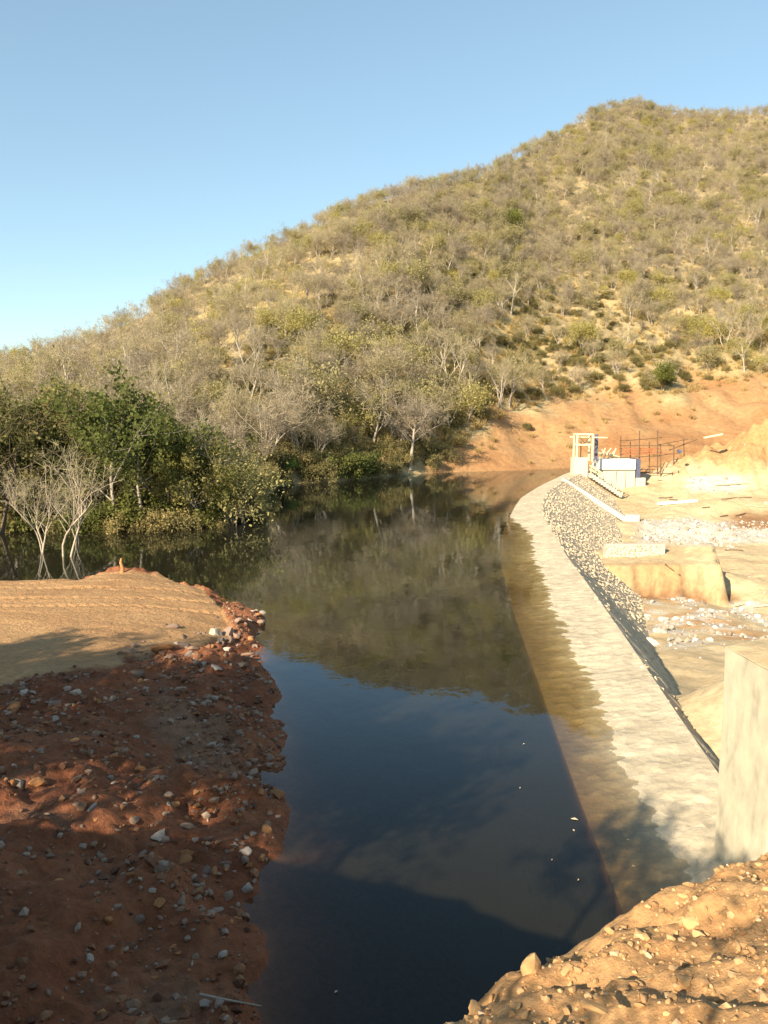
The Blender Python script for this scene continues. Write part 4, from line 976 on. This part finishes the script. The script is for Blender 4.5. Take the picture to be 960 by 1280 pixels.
# gravel: uncountable small stones
def gravel(name, H, x0, x1, y0, y1, n_, smin, smax, mat, wfun, seed, label, sink=.2):
    r = np.random.default_rng(seed); x = r.uniform(x0, x1, n_); y = r.uniform(y0, y1, n_); keep = r.random(n_) < wfun(x, y); x = x[keep]; y = y[keep]; z = H(x, y)
    k = len(x); s_ = smin * (smax / smin) ** (r.random(k) ** 2.2)
    V = np.empty((k, len(IV1), 3)); vi = r.integers(10, size=k); a = r.uniform(0, 6.28, k); ca_, sa_ = np.cos(a), np.sin(a)
    B = np.array(VAR)[vi]; V[..., 0] = (B[..., 0] * ca_[:, None] - B[..., 1] * sa_[:, None]); V[..., 1] = (B[..., 0] * sa_[:, None] + B[..., 1] * ca_[:, None]); V[..., 2] = B[..., 2]
    V = V * s_[:, None, None] + np.stack([x, y, z + s_ * sink], 1)[:, None]
    F = (IF1[None] + (np.arange(k) * len(IV1))[:, None, None]).reshape(-1, 3)
    o = obj(name, mesh_np(name, V.reshape(-1, 3), F, mat)); tag(o, label, 'gravel', None, 'stuff'); return o
def gravel_mat(name, stops):
    m, t, b = new_mat(name); g = nd(t, 'ShaderNodeNewGeometry'); c = ramp(t, g.outputs['Random Per Island'], stops); t.links.new(c, b.inputs['Base Color']); return m
GM1 = gravel_mat('mixed_gravel', [(0, (.10, .05, .03)), (.35, (.20, .10, .055)), (.6, (.27, .14, .07)), (.8, (.24, .17, .12)), (1, (.33, .25, .19))])
GM2 = gravel_mat('clay_gravel', [(0, (.34, .18, .075)), (.6, (.48, .285, .13)), (.9, (.54, .34, .17)), (1, (.60, .46, .30))])
GM3 = gravel_mat('white_gravel', [(0, (.26, .20, .14)), (.35, (.42, .36, .29)), (1, (.60, .55, .48))])
rk = lambda x, y: samp(gx, gy, rough, x, y) * (.2 + 1.0 * sstep(-.05, .3, fbm(x / 1.5, y / 1.5, 120, 3))) * (.45 + .55 * sstep(3.0, .4, samp(gx, gy, sdl, x, y))) * (samp(gx, gy, LZ, x, y) > .0)
gravel('bank_gravel', Hl, -17, -1, 6, 34, 52000, .022, .13, GM1, rk, 31, 'mixed gravel scattered over the red earth bank')
gravel('stone_litter', Hl, -17, -2, 8, 34, 9000, .03, .16, GM1, lambda x, y: samp(gx, gy, rough, x, y) * sstep(0, .45, fbm(x / 1.2, y / 1.2, 124, 3) + .12 * (samp(gx, gy, dt, x, y) < 1.2)) * (samp(gx, gy, LZ, x, y) > .0), 35, 'broken stone and clods littering the red earth bank', .0)
gravel('clay_crumbs', Hb, -1, 6, 1.0, 6.5, 20000, .008, .042, GM2, lambda x, y: np.clip(.35 + fbm(x / .6, y / .6, 121, 3), 0, 1) * (Hb(x, y) > 3.5), 32, 'small clay crumbs strewn over the orange bank', .1)
gravel('river_gravel', Hr, 9, 62, 22, 118, 42000, .05, .34, GM3, lambda x, y: np.clip(samp(rx, ry, white, x, y) * .85 + .012, 0, 1) * (Hr(x, y) > -7), 33, 'white and grey rubble spread over the river bed')
# clods on the clay bank
for k in range(150):
    u = rr.uniform(560, 975); v = rr.uniform(1060, 1285)
    p, ok = march(u, v, Hb, 1.2, 8)
    if not ok or p[2] < 4: continue
    put_rock('clay_clod', 'clod', p, float(np.clip(rr.lognormal(-4.0, .45), .01, .06)), 'rounded orange clay clod lying on the sunlit bank', 'clay clods on the sunlit bank', 'clod', .15)
for u, v, Y, s_, sq, lb in [(664, 1222, 4.62, .075, 1.6, 'pointed clay clod standing up on the bank edge above dark water'),
                     (594, 1258, 4.3, .05, 1.3, 'rounded upright clay lump near the low end of the bank edge'),
                     (762, 1156, 4.98, .035, .9, 'clay lump on the bank edge below the dam crest'),
                     (745, 1250, 3.6, .06, .7, 'broad clay block in the middle of the sunlit bank')]:
    p = PY(u, v, Y)
    h = float(Hb(np.array([p[0]]), np.array([p[1]]))[0]); o = put_rock('clay_clod', 'clod', (p[0], p[1], max(h, p[2] - .05)), s_, lb, None, 'clod', .2, sq)
    if sq > 1.5:
        v_ = IV2 * (1 + rr.uniform(-.16, .16, (len(IV2), 1))); k_ = (v_[:, 2:3] + 1) / 2; v_ = v_ * np.concatenate([1.2 - .6 * k_, 1.0 - .45 * k_, np.ones_like(k_)], 1)
        o.data = mesh_np('pointed_clod', v_, IF2, M['clod']); o.rotation_euler = (rr.uniform(-.15, .15), rr.uniform(-.2, .2), rr.uniform(0, 6))
# boulders in the rubble below the dam
for k, (u, v, s_) in enumerate([(812, 806, .42), (780, 797, .35), (797, 778, .34), (830, 776, .4), (845, 775, .3), (822, 790, .28), (802, 818, .3), (790, 812, .3), (815, 826, .26), (865, 782, .3), (808, 770, .25), (838, 800, .25), (776, 782, .26), (800, 832, .24)]):
    p, ok = march(u, v, Hr, 18, 60)
    if ok: put_rock('boulder', 'whiterock', p, s_, 'white boulder lying in the rubble below the dam', 'white boulders below the dam', 'boulder')
# leaves floating on the lake
for k, (u, v) in enumerate([(718, 1024), (717, 1038), (650, 985), (655, 930), (723, 1100), (840, 1056), (785, 1050), (792, 1083), (690, 1075), (420, 1240), (300, 1010)]):
    p = P(u, v, .008); mb = MB(); s_ = .03 if k else .07
    th = rr.uniform(0, 6); d1 = np.array([math.cos(th), math.sin(th), 0]) * s_; d2 = np.array([-math.sin(th), math.cos(th), 0]) * s_ * .5
    V = np.array([d1, d2 + [0, 0, .01], -d1, -d2 + [0, 0, .012]]); V = np.concatenate([V + [0, 0, .006], V]) + p
    mb.add(V, [[0, 1, 2, 3], [7, 6, 5, 4], [0, 4, 5, 1], [1, 5, 6, 2], [2, 6, 7, 3], [3, 7, 4, 0]])
    tag(mb.build('floating_leaf', M['fleck']), 'small pale leaf floating on the lake near the dam' , 'leaf', 'leaves floating on the lake')
print('objects', len(bpy.data.objects), 'hill trees', kinds, 'woodland', len(inst), 'stones', cnt)
